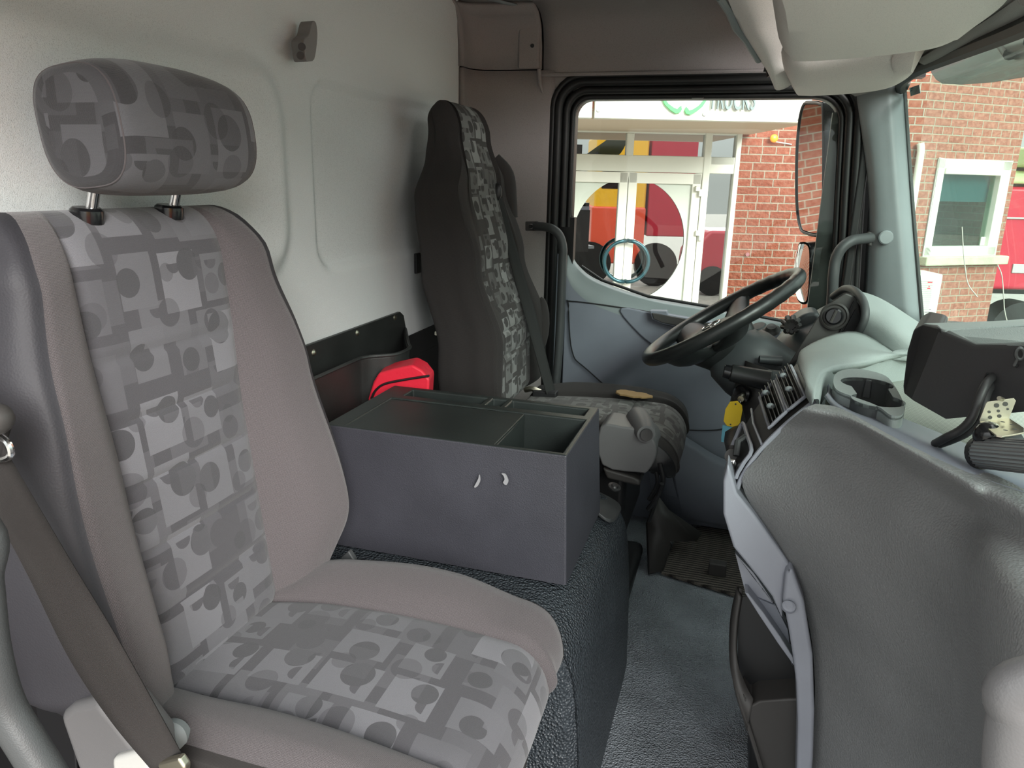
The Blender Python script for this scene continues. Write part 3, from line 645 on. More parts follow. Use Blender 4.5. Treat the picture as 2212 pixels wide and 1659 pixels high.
# side cover with round knob
YS = 1.64
sc = [Y(x, y, YS) for x, y in ((1296, 922), (1345, 922), (1385, 930), (1412, 950), (1418, 985), (1400, 1018), (1380, 1022), (1300, 1005))]
cv = MB().prism(spline(sc, 3, closed=True), (0, .10, 0)).build('side_cover', M_['cover'], ds, bevel=.012, seg=4)
MB().prism([Y(x, y, YS + .01) for x, y in ((1300, 1010), (1370, 1030), (1384, 1040), (1382, 1052), (1310, 1035))], (0, .10, 0)).build('lower_cover', M_['fascia'], ds, bevel=.008)
MB().tube([Y(1378, 905, YS + .09), Y(1388, 922, YS + .03), Y(1396, 938, YS - .012)], [.030, .028, .021], 20).build('adjuster_knob', M_['cover'], ds)
MB().cyl(Y(1395, 937, YS - .006), Y(1397, 940, YS - .022), .015, .014).build('knob_button', M_['blackg'], ds)
MB().lathe([(0, .004), (.03, .003), (.034, 0), (.034, -.01)], Y(1432, 985, YS + .12), (0, -1, .1)).build('pivot_plate', M_['pillar'], ds)
MB().b2((-.50, 1.72, .20), (-.22, 2.06, .42)).b2((-.52, 1.70, .0), (-.20, 2.08, .05)).build('seat_base', M_['black'], ds, bevel=.02)
MB().tube(spline([Y(1425, 1000, 1.66), Y(1432, 1040, 1.66), Y(1415, 1080, 1.66), Y(1400, 1100, 1.67)], 5), .006, 8).tube(spline([Y(1415, 1010, 1.68), Y(1420, 1045, 1.68), Y(1402, 1080, 1.68)], 5), .005, 8).tube([Y(1430, 1045, 1.64), Y(1402, 1125, 1.70)], .005, 8).build('adjuster_cable', M_['black'], ds)
# belt on the driver seat
db = thing('driver_seat_belt', 'black driver seat belt coming out of the far shoulder of the driver seat', 'seat belt', Y(1150, 700, 2.05))
L_ = spline([Y(1071, 418, 1.99), Y(1100, 560, 1.96), Y(1138, 700, 1.94), Y(1160, 780, 1.94), Y(1180, 852, 1.95)], 8)
R_ = spline([Y(1084, 428, 2.01), Y(1122, 560, 1.99), Y(1160, 690, 1.98), Y(1182, 780, 1.98), Y(1200, 852, 1.99)], 8)
ribbon(L_, R_).build('webbing', M_['beltb'], db, sol=.002, smooth=60)
MB().ball(Y(1074, 415, 1.985), .015, sc=(.9, .6, 1.6)).build('belt_guide', M_['black'], db)
MB().tube(spline([Y(1135, 842, 1.98), Y(1150, 840, 1.97), Y(1170, 848, 1.97)], 4), .008, 8).build('belt_tongue', M_['steel'], db)
MB().box(Y(1178, 850, 1.97), (.07, .03, .02)).build('buckle_body', M_['black'], db, bevel=.004)
MB().tube(spline([Y(1062, 350, 2.07), Y(1088, 380, 2.08), Y(1094, 430, 2.08), Y(1096, 470, 2.08)], 5), [.03] * 16, 12, sq=(1, 1.1)).build('shoulder_bolster', M_['fabd'], ds)
MB().ball(Y(1168, 700, 2.09), .045, sc=(.6, .5, 1.8)).build('armrest_hub', M_['fabd'], ds)

# ================================================================ TUNNEL, BOX, POCKET
tn = MB(); pr = spline([(-.86, 0, .432), (-.5, 0, .432), (-.31, 0, .430), (-.245, 0, .418), (-.205, 0, .385), (-.185, 0, .33), (-.172, 0, .2), (-.165, 0, .0)], 5)
rows = []
for y, dx, dz in ((.985, -.03, -.44), (.986, -.02, -.06), (.998, -.006, -.015), (1.02, 0, 0), (1.3, 0, 0), (1.50, -.0, 0), (1.57, -.008, -.012), (1.615, -.03, -.045), (1.635, -.05, -.12), (1.64, -.06, -.44)):
    rows.append([V((p.x + dx * ss(-.6, -.2, p.x) + (.02 * (1.3 - y) * 0), y, max(0, p.z + dz))) for p in pr])
tn.grid(cgrid(rows, 1, 5)); 
t_ = tn.build('engine_tunnel', M_['tunnel'], smooth=70); tag(t_, 'rubber covered engine tunnel hump between the two seats, carrying the storage box', 'engine cover')
MB().prism(spline([V(p) for p in ((-.26, 1.42, .434), (-.21, 1.42, .41), (-.20, 1.50, .40), (-.215, 1.56, .39), (-.26, 1.58, .40), (-.36, 1.58, .43), (-.36, 1.42, .436))], 4, closed=True), (0, 0, .008)).build('corner_cap', M_['bar'], t_, bevel=.003)
MB().lathe([(.0, .003), (.006, .003), (.0085, 0), (.014, -.001), (.014, -.004)], Y(1328, 1050, 1.48) , (.3, -.2, 1)).build('screw', M_['black'], t_)
# box: a moulded tray with bins
bxo = thing('storage_box', 'large dark grey plastic centre storage box with lid and open bins', 'storage box', (-.45, 1.26, .44))
ZT = .666; XA, XB, YA, YB = -.692, -.243, 1.118, 1.402
xs = [XA, XA + .012, -.655, -.640, -.472, -.460, -.430, -.418, -.372, -.262, -.253, XB]
ys_ = [YA, YA + .012, 1.150, 1.315, 1.327, 1.340, 1.385, YB - .008, YB]
def hz(i, j):
    xm = (xs[i] + xs[i + 1]) / 2; ym = (ys_[j] + ys_[j + 1]) / 2
    if 1.340 < ym < 1.385:
        if -.640 < xm < -.472: return ZT - .030
        if -.460 < xm < -.430: return ZT - .030
        if -.418 < xm < -.262: return ZT - .040
    if YA + .012 < ym < 1.315:
        if -.655 < xm < -.372: return ZT - .006
        if -.372 < xm < -.253: return ZT - .13 if ym > 1.15 or xm > -.33 else ZT - .012
    return ZT
xs = sorted(set(xs + [-.33])); m = MB(); H = [[hz(i, j) for j in range(len(ys_) - 1)] for i in range(len(xs) - 1)]
def bt(x, y, z):   # slight draft outwards to the foot
    k = (ZT - z) / .236; cx_, cy_ = (XA + XB) / 2, (YA + YB) / 2
    return V((x + (x - cx_) * .055 * k, y + (y - cy_) * .10 * k, z))
for i in range(len(xs) - 1):
    for j in range(len(ys_) - 1):
        h = H[i][j]; m.add([(xs[i], ys_[j], h), (xs[i + 1], ys_[j], h), (xs[i + 1], ys_[j + 1], h), (xs[i], ys_[j + 1], h)], [(0, 1, 2, 3)], mi=1)
        for di, dj, a, b in ((1, 0, (xs[i + 1], ys_[j]), (xs[i + 1], ys_[j + 1])), (0, 1, (xs[i], ys_[j + 1]), (xs[i + 1], ys_[j + 1]))):
            ii, jj = i + di, j + dj
            if ii < len(xs) - 1 and jj < len(ys_) - 1 and abs(H[ii][jj] - h) > 1e-5:
                h2 = H[ii][jj]; m.add([(*a, h), (*b, h), (*b, h2), (*a, h2)], [(0, 1, 2, 3)], mi=1)
zb = .437
for ring_ in ([(x, YA) for x in xs], [(XB, y) for y in ys_], [(x, YB) for x in xs], [(XA, y) for y in ys_]):
    m.strip([V((*p, ZT)) for p in ring_], [bt(*p, zb) for p in ring_])
bo = m.build('box_body', [M_['box'], M_['boxtop']], bxo, bevel=.0035, seg=4, smooth=60, weld=True); bo.modifiers['bevel'].use_clamp_overlap = False
MB().b2((-.655, 1.132, ZT - .006), (-.372, 1.313, ZT - .002)).build('lid', M_['boxtop'], bxo, bevel=.0015)
scuff = mat('scuff_mark', (.26, .26, .27), .8)
for x, y, s_ in ((1030, 1040, 1), (1091, 1036, 1.1)):
    q = [Y(x + a * s_, y + b * s_, YA - .0165) for a, b in ((-6, 12), (-2, 4), (3, -6), (5, -14), (7, -2), (3, 8), (-2, 13))] if x < 1060 else [Y(x + a * s_, y + b * s_, YA - .0165) for a, b in ((-7, -12), (0, -10), (4, -3), (6, 4), (2, 11), (-4, 6), (-1, 0), (-3, -7))]
    MB().prism(spline(q, 3, closed=True), (0, .003, 0)).build('scuff', scuff, bxo)
# wall pocket
wp = thing('wall_pocket', 'black plastic map pocket screwed to the rear wall behind the storage box', 'pocket', (-.83, 1.5, .42))
bs = [(-.858, 1.10, .70), (-.858, 1.10, .757), (-.858, 1.765, .757), (-.858, 1.785, .745), (-.858, 1.80, .70), (-.858, 1.80, .42), (-.858, 1.10, .42)]
MB().prism(bs, (.010, 0, 0)).build('back_plate', M_['pocket'], wp, bevel=.002)
pp = spline([(-.796, 1.10, 0), (-.796, 1.40, 0), (-.790, 1.455, 0), (-.765, 1.482, 0), (-.742, 1.505, 0), (-.735, 1.54, 0), (-.740, 1.585, 0), (-.765, 1.63, 0), (-.848, 1.79, 0)], 6)
MB().grid([[V((p.x - (.02 * (.708 - z)), p.y, z)) for p in pp] for z in (.40, .5, .6, .700, .706)]).build('pouch', M_['pocket'], wp, sol=.005, smooth=50)
MB().tube([V((p.x + .001, p.y, .707)) for p in pp], .0045, 8).build('pouch_rim', M_['pocket'], wp)
for x, y in ((678, 762), (772, 719), (853, 686)): MB().lathe([(0, .004), (.005, .003), (.008, 0)], X(x, y, -.848), (1, 0, 0), n=14).build('screw', M_['steel'], wp)
MB().cyl(X(942, 720, -.842), X(942, 720, -.838), .006).build('screw', M_['steel'], wp)
# louvre and label on the rear wall
vt = MB().b2((-.858, 1.875, .845), (-.850, 1.905, .90)).build('wall_vent', M_['black'], bevel=.002); tag(vt, 'small black vent on the rear wall beside the driver seat', 'vent')
# red pouch
rp = thing('first_aid_pouch', 'bright red zipped nylon pouch lying behind the storage box', 'pouch', Y(860, 870, 1.46))
poly = spline([Y(x, y, 1.44) for x, y in ((795, 862), (806, 826), (818, 806), (850, 797), (890, 788), (912, 800), (928, 820), (925, 870), (915, 960), (800, 960))], 1, closed=True)
MB().prism(poly, (-.02, .075, 0)).build('pouch_body', M_['red'], rp, bevel=.006, seg=3)
MB().tube(spline([Y(803, 860, 1.437), Y(812, 843, 1.437), Y(832, 829, 1.437), (Y(880, 819, 1.437)), Y(926, 812, 1.437)], 6), .0028, 8, sq=(1, 2)).build('zip', M_['black'], rp)
# coat hook
ch = thing('coat_hook', 'grey plastic coat hook screwed high on the rear wall', 'hook', X(650, 110, -.80))
hk = [X(x, y, -.845) for x, y in ((629, 88), (640, 76), (645, 55), (650, 47), (656, 52), (659, 75), (657, 105), (652, 130), (642, 134), (634, 132), (630, 108))]
MB().prism(spline(hk, 3, closed=True), (.03, -.004, 0)).build('hook_body', M_['hookg'], ch, bevel=.006, seg=3)
for x, y in ((652, 101), (649, 120)): MB().cyl(X(x, y, -.816), X(x, y, -.811), .007).build('screw_hole', M_['black'], ch)

# ================================================================ DASHBOARD
db_ = thing('dashboard', 'wide grey dashboard with moulded centre console, vents and cup holders', 'dashboard', (.3, 1.2, .4))
ctrl = [
 [Z(1762, 872, .800), Z(1818, 883, .800), Z(1935, 946, .800), Z(2090, 1020, .800), Z(2240, 1072, .800)],
 [Z(1735, 885, .796), Z(1826, 905, .797), Z(1945, 968, .797), Z(2090, 1050, .796), Z(2240, 1120, .796)],
 [Y(1690, 925, 1.15), Y(1828, 940, 1.085), Y(1945, 1015, 1.0), Y(2085, 1100, .90), Y(2240, 1190, .76)],
 [Y(1640, 985, 1.145), Y(1790, 1015, 1.075), Y(1915, 1100, .99), Y(2060, 1200, .87), Y(2240, 1300, .67)],
 [Y(1604, 1050, 1.14), Y(1760, 1130, 1.065), Y(1930, 1235, .975), Y(2065, 1340, .85), Y(2240, 1420, .62)],
 [Y(1680, 1185, 1.14), Y(1800, 1275, 1.06), Y(1962, 1370, .965), Y(2080, 1460, .84), Y(2240, 1530, .59)],
 [Y(1738, 1310, 1.14), Y(1845, 1400, 1.06), Y(1985, 1480, .96), Y(2095, 1560, .83), Y(2240, 1630, .57)],
 [Y(1760, 1470, 1.14), Y(1865, 1540, 1.06), Y(2000, 1590, .955), Y(2105, 1650, .82), Y(2240, 1720, .55)],
 [Y(1752, 1690, 1.14), Y(1868, 1720, 1.06), Y(2005, 1740, .95), Y(2110, 1760, .81), Y(2240, 1800, .53)],
 [Y(1740, 1900, 1.14), Y(1866, 1920, 1.06), Y(2005, 1940, .95), Y(2110, 1960, .81), Y(2240, 2000, .52)]]
for r_, (a_, z_) in zip(ctrl, ((.50, .80), (.46, .795), (.42, .78), (.40, .72), (.39, .64), (.38, .56), (.38, .46), (.39, .34), (.42, .18), (.44, .02))): r_.append(V((a_, .24, z_)))
MB().grid(cgrid(ctrl, 8, 6)).build('side_cover', M_['dash'], db_, smooth=80)
# rim band and perforated tray
bt_ = spline([Z(1790, 829, .782), Z(1818, 862, .782), Z(1946, 902, .782), Z(2110, 967, .782), Z(2250, 1016, .782)], 8)
bb_ = spline([Z(1786, 850, .800), Z(1818, 883, .800), Z(1935, 946, .800), Z(2090, 1020, .800), Z(2240, 1072, .800)], 8)
MB().grid([bb_, [(a + b) / 2 + V((.002, .002, -.004)) for a, b in zip(bb_, bt_)], bt_]).build('tray_rim', M_['door'], db_, smooth=60, sol=.006)
perf = mat('perforated_tray', (.34, .36, .33), .6); n = NT(perf); c_ = n.sep(n.coord('UV'))
fx = n.math('SINE', n.math('MULTIPLY', n.math('ADD', c_[0], c_[1]), 560)); fy = n.math('SINE', n.math('MULTIPLY', n.math('SUBTRACT', c_[0], c_[1]), 560))
hh = n.math('MULTIPLY', n.math('MULTIPLY', fx, fy), 1); hole = n.ramp(n.math('ABSOLUTE', hh), .22, .5)
n.color(n.mix(hole, (.72, .76, .68), (.34, .35, .32))); n.bump(hole, -.6, .001)  # sky reflection on the tray is put into these pale tones
tz = .757
tray = [V((.135, 1.12, tz)), V((.17, 1.40, tz)), V((.23, 1.53, tz)), V((.66, 1.53, tz)), V((.66, .24, tz)), V((.54, .24, tz)), V((.37, .80, tz)), V((.275, 1.03, tz)), V((.19, 1.10, tz))]
MB().add(tray, [list(range(9))], uvs=[(p.x, p.y) for p in tray]).build('top_tray', perf, db_, sol=.02)
# raised far wall of the tray, dash top towards the cluster
A_ = [Z(1770, 868, .795), Z(1792, 808, .795), Z(1880, 789, .795), Z(1995, 772, .795)]
B1 = [Z(1759, 862, .803), Z(1786, 802, .803), Z(1880, 782, .803), Z(1995, 766, .803)]
MB().grid(cgrid([[p + V((0, -.004, -.04)) for p in A_], A_, B1], 6, 4)).build('tray_wall', M_['dash2'], db_, smooth=60)
# flat shoulder in front of the cluster
S = [[Z(1759, 862, .803), Z(1786, 802, .803), Z(1880, 782, .803), Z(1995, 766, .803)],
     [Z(1738, 822, .806), Z(1757, 776, .808), Z(1862, 762, .812), Z(1980, 766, .81)],
     [Y(1722, 786, 1.40), Y(1738, 754, 1.54), Y(1838, 738, 1.60), Y(1960, 774, 1.56)],
     [Y(1716, 790, 1.50), Y(1752, 742, 1.62), Y(1850, 716, 1.675), Y(1956, 776, 1.62)]]
MB().grid(cgrid(S, 5, 4)).build('console_shoulder', M_['dash2'], db_, smooth=70, sol=.012)
# instrument hood: arch going forward to the windscreen
h0 = [Y(1852, 722, 1.70), Y(1868, 690, 1.68), Y(1866, 655, 1.70), Y(1848, 630, 1.76), Y(1826, 624, 1.84), Y(1800, 640, 1.93)]
h1 = [Y(1916, 755, 1.64), Y(1930, 715, 1.64), Y(1930, 672, 1.70), Y(1905, 646, 1.78), Y(1880, 640, 1.88), Y(1858, 650, 1.98)]
h2 = [Y(1968, 786, 1.60), Y(1992, 748, 1.62), Y(2000, 712, 1.70), Y(1975, 690, 1.82), Y(1945, 680, 1.95), Y(1915, 676, 2.1)]
MB().grid(cgrid([h0, h1, h2], 6, 6)).build('cluster_hood', M_['dash2'], db_, smooth=70, sol=.014)
MB().tube(spline(h0, 6), .009, 10).build('hood_edge', M_['bar'], db_)
# dark inner side panel with the round light switch
ip = [Y(1700, 788, 1.72), Y(1735, 735, 1.72), Y(1762, 690, 1.73), Y(1790, 655, 1.75), Y(1826, 632, 1.80), Y(1850, 640, 1.74), Y(1858, 680, 1.70), Y(1850, 715, 1.68), Y(1800, 735, 1.68), Y(1740, 770, 1.70)]
ipl = [Y(x, y, 1.735) for x, y in ((1700, 790), (1735, 735), (1762, 690), (1790, 655), (1826, 632), (1852, 642), (1862, 685), (1855, 715), (1815, 738), (1760, 760))]
MB().prism(ipl, (.02, .05, -.02)).build('cluster_side', M_['fascia'], db_, bevel=.004)
MB().prism([Y(x, y, 1.730) for x, y in ((1812, 735), (1848, 668), (1860, 690), (1855, 716))], (0, .01, 0)).build('cluster_face', M_['black'], db_)
MB().tube([Y(1845, 650, 1.729), Y(1812, 725, 1.729)], .0015, 6).build('panel_gap', M_['black'], db_)
nrm = V((-.25, -1, .12)).normalized(); lc = Y(1803, 683, 1.73)
sw = MB().lathe([(.030, 0), (.030, .004), (.026, .006), (.023, .003), (.0, .003)], lc, nrm).build('light_switch', M_['fascia'], db_)
MB().lathe([(0, .016), (.015, .016), (.018, .013), (.019, .002)], lc, nrm).build('switch_dial', M_['blackg'], sw)
MB().tube([lc + nrm * .0165 + V((.004, 0, .013)), lc + nrm * .0165 - V((.004, 0, .013))], .0035, 8).build('dial_ridge', M_['fascia'], sw)
# driver side dash end under the pillar
de = [[Y(1690, 715, 2.1), Y(1760, 672, 2.15), Y(1830, 640, 2.2), Y(1880, 650, 2.25)], [Y(1660, 760, 2.0), Y(1730, 720, 2.0), Y(1790, 700, 2.0), Y(1870, 700, 2.05)], [Y(1680, 830, 1.92), Y(1730, 800, 1.9), Y(1790, 780, 1.9), Y(1870, 760, 1.9)], [V((.10, 1.85, .45)), V((.18, 1.85, .45)), V((.25, 1.85, .45)), V((.35, 1.85, .45))]]
MB().grid(cgrid(de, 4, 4)).build('driver_end_panel', M_['col'], db_, smooth=60, sol=.02)
MB().prism([Y(x, y, 2.04) for x, y in ((1700, 720), (1718, 690), (1740, 676), (1766, 674), (1776, 690), (1770, 720), (1740, 760), (1700, 752))], (0, .10, 0)).build('switch_pod', M_['col'], db_, bevel=.015, seg=4)
kn = MB()
for k in range(9):
    a = 2 * PI * k / 9; kc = Y(1708, 700, 2.02); kn.cyl(kc + V((.02 * math.cos(a), -.008, .02 * math.sin(a))), kc + V((.014 * math.cos(a), -.030, .014 * math.sin(a))), .0075, .005, n=8)
kn.cyl(Y(1708, 700, 2.03), Y(1706, 701, 1.995), .02, .014)
kn.build('mirror_adjust_knob', M_['fascia'], db_)
MB().lathe([(0, .014), (.012, .013), (.015, .006), (.018, .003), (.024, 0)], Y(1666, 713, 2.05), (-.1, -.6, 1)).build('push_knob', M_['fascia'], db_)
MB().box(Y(1748, 712, 2.03), (.012, .006, .026), Matrix.Rotation(.45, 3, 'Y')).build('rocker_switch', M_['blackg'], db_, bevel=.002)
MB().lathe([(0, .004), (.018, .003), (.021, 0)], Y(1637, 706, 1.90), (-.4, -.3, 1)).build('round_pad', M_['col'], db_)
# centre stack fascia (faces the driver) with vents
fi = spline([Y(1590, 1095, 1.145), Y(1600, 1045, 1.15), Y(1640, 980, 1.155), Y(1698, 920, 1.16), Y(1762, 868, 1.17)], 8)
fo_ = spline([Y(1577, 1010, 1.27), Y(1583, 985, 1.28), Y(1618, 905, 1.31), Y(1668, 838, 1.34), Y(1722, 785, 1.37)], 8)
def fas(u, v, h=0):   # u along the stack, v across it, h above it
    i = u * (len(fi) - 1); k = min(int(i), len(fi) - 2); t = i - k
    a = fi[k].lerp(fi[k + 1], t); b = fo_[k].lerp(fo_[k + 1], t); d = (fi[k + 1] - fi[k]).normalized(); nn = d.cross((b - a).normalized()).normalized()
    if nn.x > 0: nn = -nn
    return a.lerp(b, v) + nn * h
MB().grid([[fas(i / 32, j / 8, .006 * math.sin(PI * j / 8)) for j in range(9)] for i in range(33)]).build('centre_fascia', M_['fascia'], db_, smooth=60)
MB().tube([fas(i / 30, -.02, .003) for i in range(31)], .004, 8).build('fascia_seam', M_['strip'], db_)
def vent(u0, u1, v0, v1, nm='air_vent'):
    r = MB().grid([[fas(lerp(u0, u1, i / 6), lerp(v0, v1, j / 4), .0085) for j in range(5)] for i in range(7)]).build(nm, M_['black'], db_)
    ring = [fas(lerp(u0, u1, i / 6), v0, .011) for i in range(7)] + [fas(u1, lerp(v0, v1, j / 4), .011) for j in range(1, 5)] + [fas(lerp(u1, u0, i / 6), v1, .011) for i in range(1, 7)] + [fas(u0, lerp(v1, v0, j / 4), .011) for j in range(1, 4)]
    MB().tube(ring, .003, 8, closed=True).build('vent_bezel', M_['strip'], r)
    lv = MB()
    for k in range(5):
        u = lerp(u0, u1, (k + .5) / 5); lv.grid([[fas(u + du, lerp(v0, v1, j / 4), h) for j in range(5)] for du, h in ((-.010, .008), (.012, .018))])
    lv.build('louvre', M_['fascia'], r, sol=.0015)
    for v in (.35, .8):
        c = fas(lerp(u0, u1, .5), lerp(v0, v1, v), .017); MB().ball(c, .0055, sc=(1.3, .9, .9)).build('vent_knob', M_['pillar'], r)
    return r
vent(.66, .80, .08, .9); vent(.82, .96, .08, .9)
lh = MB().grid([[fas(lerp(.28, .46, i / 6), lerp(.05, .85, j / 4), .0085) for j in range(5)] for i in range(7)]).build('storage_slot', M_['black'], db_)
ring = [fas(.27, v, .01) for v in (.05, .5, .9)] + [fas(u, .9, .01) for u in (.32, .40, .47)] + [fas(.48, v, .01) for v in (.5, .05)] + [fas(u, .03, .01) for u in (.40, .32)]
MB().tube(spline(ring, 3, closed=True), .0035, 8, closed=True).build('slot_bezel', M_['strip'], lh)
MB().tube([fas(.36, .35, .014), fas(.43, .42, .02), fas(.47, .45, .012)], .006, 8).build('slot_lever', M_['bar'], lh)
MB().ball(fas(.30, .3, .014), .008, sc=(1, .4, 1.4)).build('coin', M_['chrome'], lh)
MB().tube([fas(.56, .0, .006), fas(.56, .5, .012), fas(.56, 1, .006)], .002, 6).build('fascia_groove', M_['strip'], db_)
lm = MB().tube(spline([Y(1598, 960, 1.27), Y(1602, 950, 1.27), Y(1608, 940, 1.27), Y(1611, 932, 1.28)], 3), .0035, 8, sq=(1, 2)).build('lime_key_fob', M_['lime']); tag(lm, 'small lime green plastic tab poking from the centre stack edge', 'key fob')
MB().cyl(Y(1583, 985, 1.235), Y(1581, 986, 1.215), .013, .012).tube([Y(1583, 962, 1.24), Y(1583, 980, 1.235)], .008, 8).build('rotary_button', M_['fascia'], db_)
# trim strip, shelf and door bin below
def pris(name, pts, y, dep, m, parent=db_, bevel=.004, seg=3, sm=0):
    q = [Y(*p[:2], p[2] if len(p) > 2 else y) for p in pts]
    if sm: q = spline(q, sm, closed=True)
    return MB().prism(q, (0, dep, 0)).build(name, m, parent, bevel=bevel, seg=seg)
up = [(1572, 1000), (1562, 1040), (1562, 1111), (1584, 1183), (1610, 1215), (1638, 1250), (1668, 1290), (1690, 1340), (1692, 1290), (1697, 1240), (1710, 1226), (1690, 1196), (1664, 1160), (1628, 1110), (1592, 1066), (1580, 1024)]
pris('trim_strip', up, 1.12, .05, M_['strip'], bevel=.007)
lo = [(1697, 1236), (1691, 1298), (1703, 1358), (1713, 1421), (1720, 1477), (1723, 1560), (1720, 1700), (1752, 1700), (1757, 1640), (1760, 1536), (1756, 1417), (1737, 1300), (1712, 1228)]
gr = pris('grab_handle_trim', lo, 1.10, .04, M_['strip'], bevel=.008)
MB().lathe([(.011, .002), (.010, -.002), (.0, -.006)], Y(1704, 1310, 1.097), (-.2, -1, 0)).build('thumb_recess', M_['strip'], gr)
pris('shelf_wall', [(1588, 1195), (1610, 1280), (1676, 1308), (1700, 1350), (1690, 1330), (1628, 1238)], 1.17, .02, M_['strip'], bevel=.001)
pris('shelf_floor', [(1612, 1282), (1640, 1300), (1700, 1405), (1712, 1440), (1702, 1360), (1676, 1309)], 1.165, .02, M_['door'], bevel=.001)
pris('shelf_lip', [(1608, 1280), (1616, 1282), (1650, 1325), (1685, 1375), (1714, 1420), (1716, 1440), (1680, 1390), (1640, 1330)], 1.14, .03, M_['strip'], bevel=.002)
bn = thing('lower_bin', 'dark open storage bin at the foot of the centre console', 'bin', Y(1680, 1500, 1.2))
rim = spline([Y(1604, 1285, 1.20), Y(1592, 1350, 1.20), Y(1590, 1430, 1.19), Y(1602, 1478, 1.17), Y(1620, 1520, 1.155), Y(1640, 1514, 1.15), Y(1680, 1512, 1.15), Y(1730, 1509, 1.15)], 6)
foot = [V((p.x + .03 + .04 * (1 - i / (len(rim) - 1)), p.y + .01, -.01)) for i, p in enumerate(rim)]
def _bf(p, i): return p
outer = spline([Y(1601, 1270, 1.21), Y(1588, 1340, 1.20), Y(1584, 1430, 1.18), Y(1594, 1500, 1.15), Y(1620, 1580, 1.14), Y(1650, 1680, 1.13), Y(1680, 1800, 1.12)], 6)
inner_r = [Y(1640, 1270, 1.16), Y(1700, 1340, 1.16), Y(1730, 1430, 1.15), Y(1740, 1500, 1.14), Y(1745, 1580, 1.13), Y(1750, 1680, 1.12), Y(1755, 1800, 1.11)]
bow = spline([Y(1604, 1290, 1.20), Y(1595, 1350, 1.19), Y(1594, 1420, 1.18), Y(1606, 1470, 1.165), Y(1628, 1508, 1.15)], 6)
MB().strip([V((p.x - .004, p.y + .002, p.z)) for p in outer[:len(bow)]], bow).build('bin_rim', M_['fascia'], bn, sol=.006)
MB().tube(outer, .004, 8).build('bin_edge', M_['fascia'], bn)
MB().prism([Y(x, y, 1.145) for x, y in ((1604, 1500), (1622, 1524), (1640, 1514), (1700, 1510), (1760, 1508), (1765, 1720), (1662, 1720), (1625, 1590))], (0, .06, 0)).build('bin_front', M_['fascia'], bn, bevel=.012, seg=4)
MB().prism([Y(x, y, 1.20) for x, y in ((1602, 1290), (1594, 1350), (1594, 1430), (1608, 1480), (1630, 1520), (1760, 1520), (1760, 1400), (1700, 1330), (1640, 1285))], (.02, .04, 0)).build('bin_shade_fill', M_['black'], bn)  # black slab stands in for the shade inside the bin
MB().grid(cgrid([[V((.06, 1.22, .62)), V((.02, 1.50, .62)), V((.12, 1.7, .6))], [V((.10, 1.22, .4)), V((.09, 1.45, .4)), V((.2, 1.6, .4))], [V((.13, 1.22, 0)), V((.14, 1.45, 0)), V((.25, 1.6, 0))]], 4, 4)).build('console_flank', M_['black'], db_, sol=.02, soff=1)
# cup holder
cupc = [Z(1862, 826, .80), Z(1908, 872, .80)]
def cup(c, r):
    return [(c.x + r * math.cos(q), c.y + r * math.sin(q)) for q in [2 * PI * k / 28 for k in range(28)]]
cu = thing('cup_holder', 'double round cup holder moulded into the dash top', 'cup holder', (cupc[0] + cupc[1]) / 2)
oring = [(1800, 822), (1812, 806), (1850, 800), (1905, 812), (1928, 832), (1950, 872), (1950, 898), (1925, 902), (1893, 880), (1840, 860), (1806, 845)]
op = spline([Z(x, y, .802) for x, y in oring], 4, closed=True)
R1, R2 = .038, .036
pl_ = MB(); bm = bmesh.new()
def loop(pts): 
    vs = [bm.verts.new(p) for p in pts]; return [bm.edges.new((vs[i], vs[(i + 1) % len(vs)])) for i in range(len(vs))]
c1 = Z(1872, 832, .802); c2 = Z(1896, 868, .802)
peanut = []
for k in range(28):
    a = 2 * PI * k / 28; peanut.append(a)
d12 = (c2 - c1); d12.z = 0; dl = d12.length; dn = d12.normalized(); pn = V((-dn.y, dn.x, 0))
hole = [c1 + dn * (R1 * math.cos(a)) + pn * (R1 * math.sin(a)) for a in [.75 + (2 * PI - 1.5) * k / 20 for k in range(21)]] + [c2 - dn * (R2 * math.cos(a)) + pn * (-R2 * math.sin(a)) for a in [.75 + (2 * PI - 1.5) * k / 20 for k in range(21)]]
E_ = loop(op) + loop(hole); bmesh.ops.triangle_fill(bm, edges=E_, use_beauty=True)
me = bpy.data.meshes.new('holder_plate'); bm.to_mesh(me); bm.free(); me.materials.append(M_['dash2'])
hp = bpy.data.objects.new('holder_plate', me); C.objects.link(hp); hp.parent = cu; hp.matrix_parent_inverse = Matrix.Translation(-cu.location)
m_ = hp.modifiers.new('s', 'SOLIDIFY'); m_.thickness = .006; m_.offset = 0
MB().grid([[p + V((0, 0, z)) for p in op] for z in (.0, -.020, -.045)], close=True).build('holder_wall', M_['dash2'], cu, smooth=60)
MB().grid([[p + V((0, 0, z)) for p in hole] for z in (.002, -.02, -.044)], close=True).build('cup_wall', M_['bar'], cu, smooth=60)
MB().add([p + V((0, 0, -.043)) for p in hole], [list(range(len(hole)))], uvs=[(p.x, p.y) for p in hole]).build('cup_floor', perf, cu)
for c, a in ((c1, 1.2), (c1, 2.9), (c2, -2.0), (c2, 0.3)):
    q = c + (dn * math.cos(a) + pn * math.sin(a)) * (.034); MB().box(q - V((0, 0, .014)), (.008, .012, .030), Matrix.Rotation(math.atan2((q - c).y, (q - c).x), 3, 'Z'), taper=.8).build('cup_tab', M_['bar'], cu, bevel=.002)
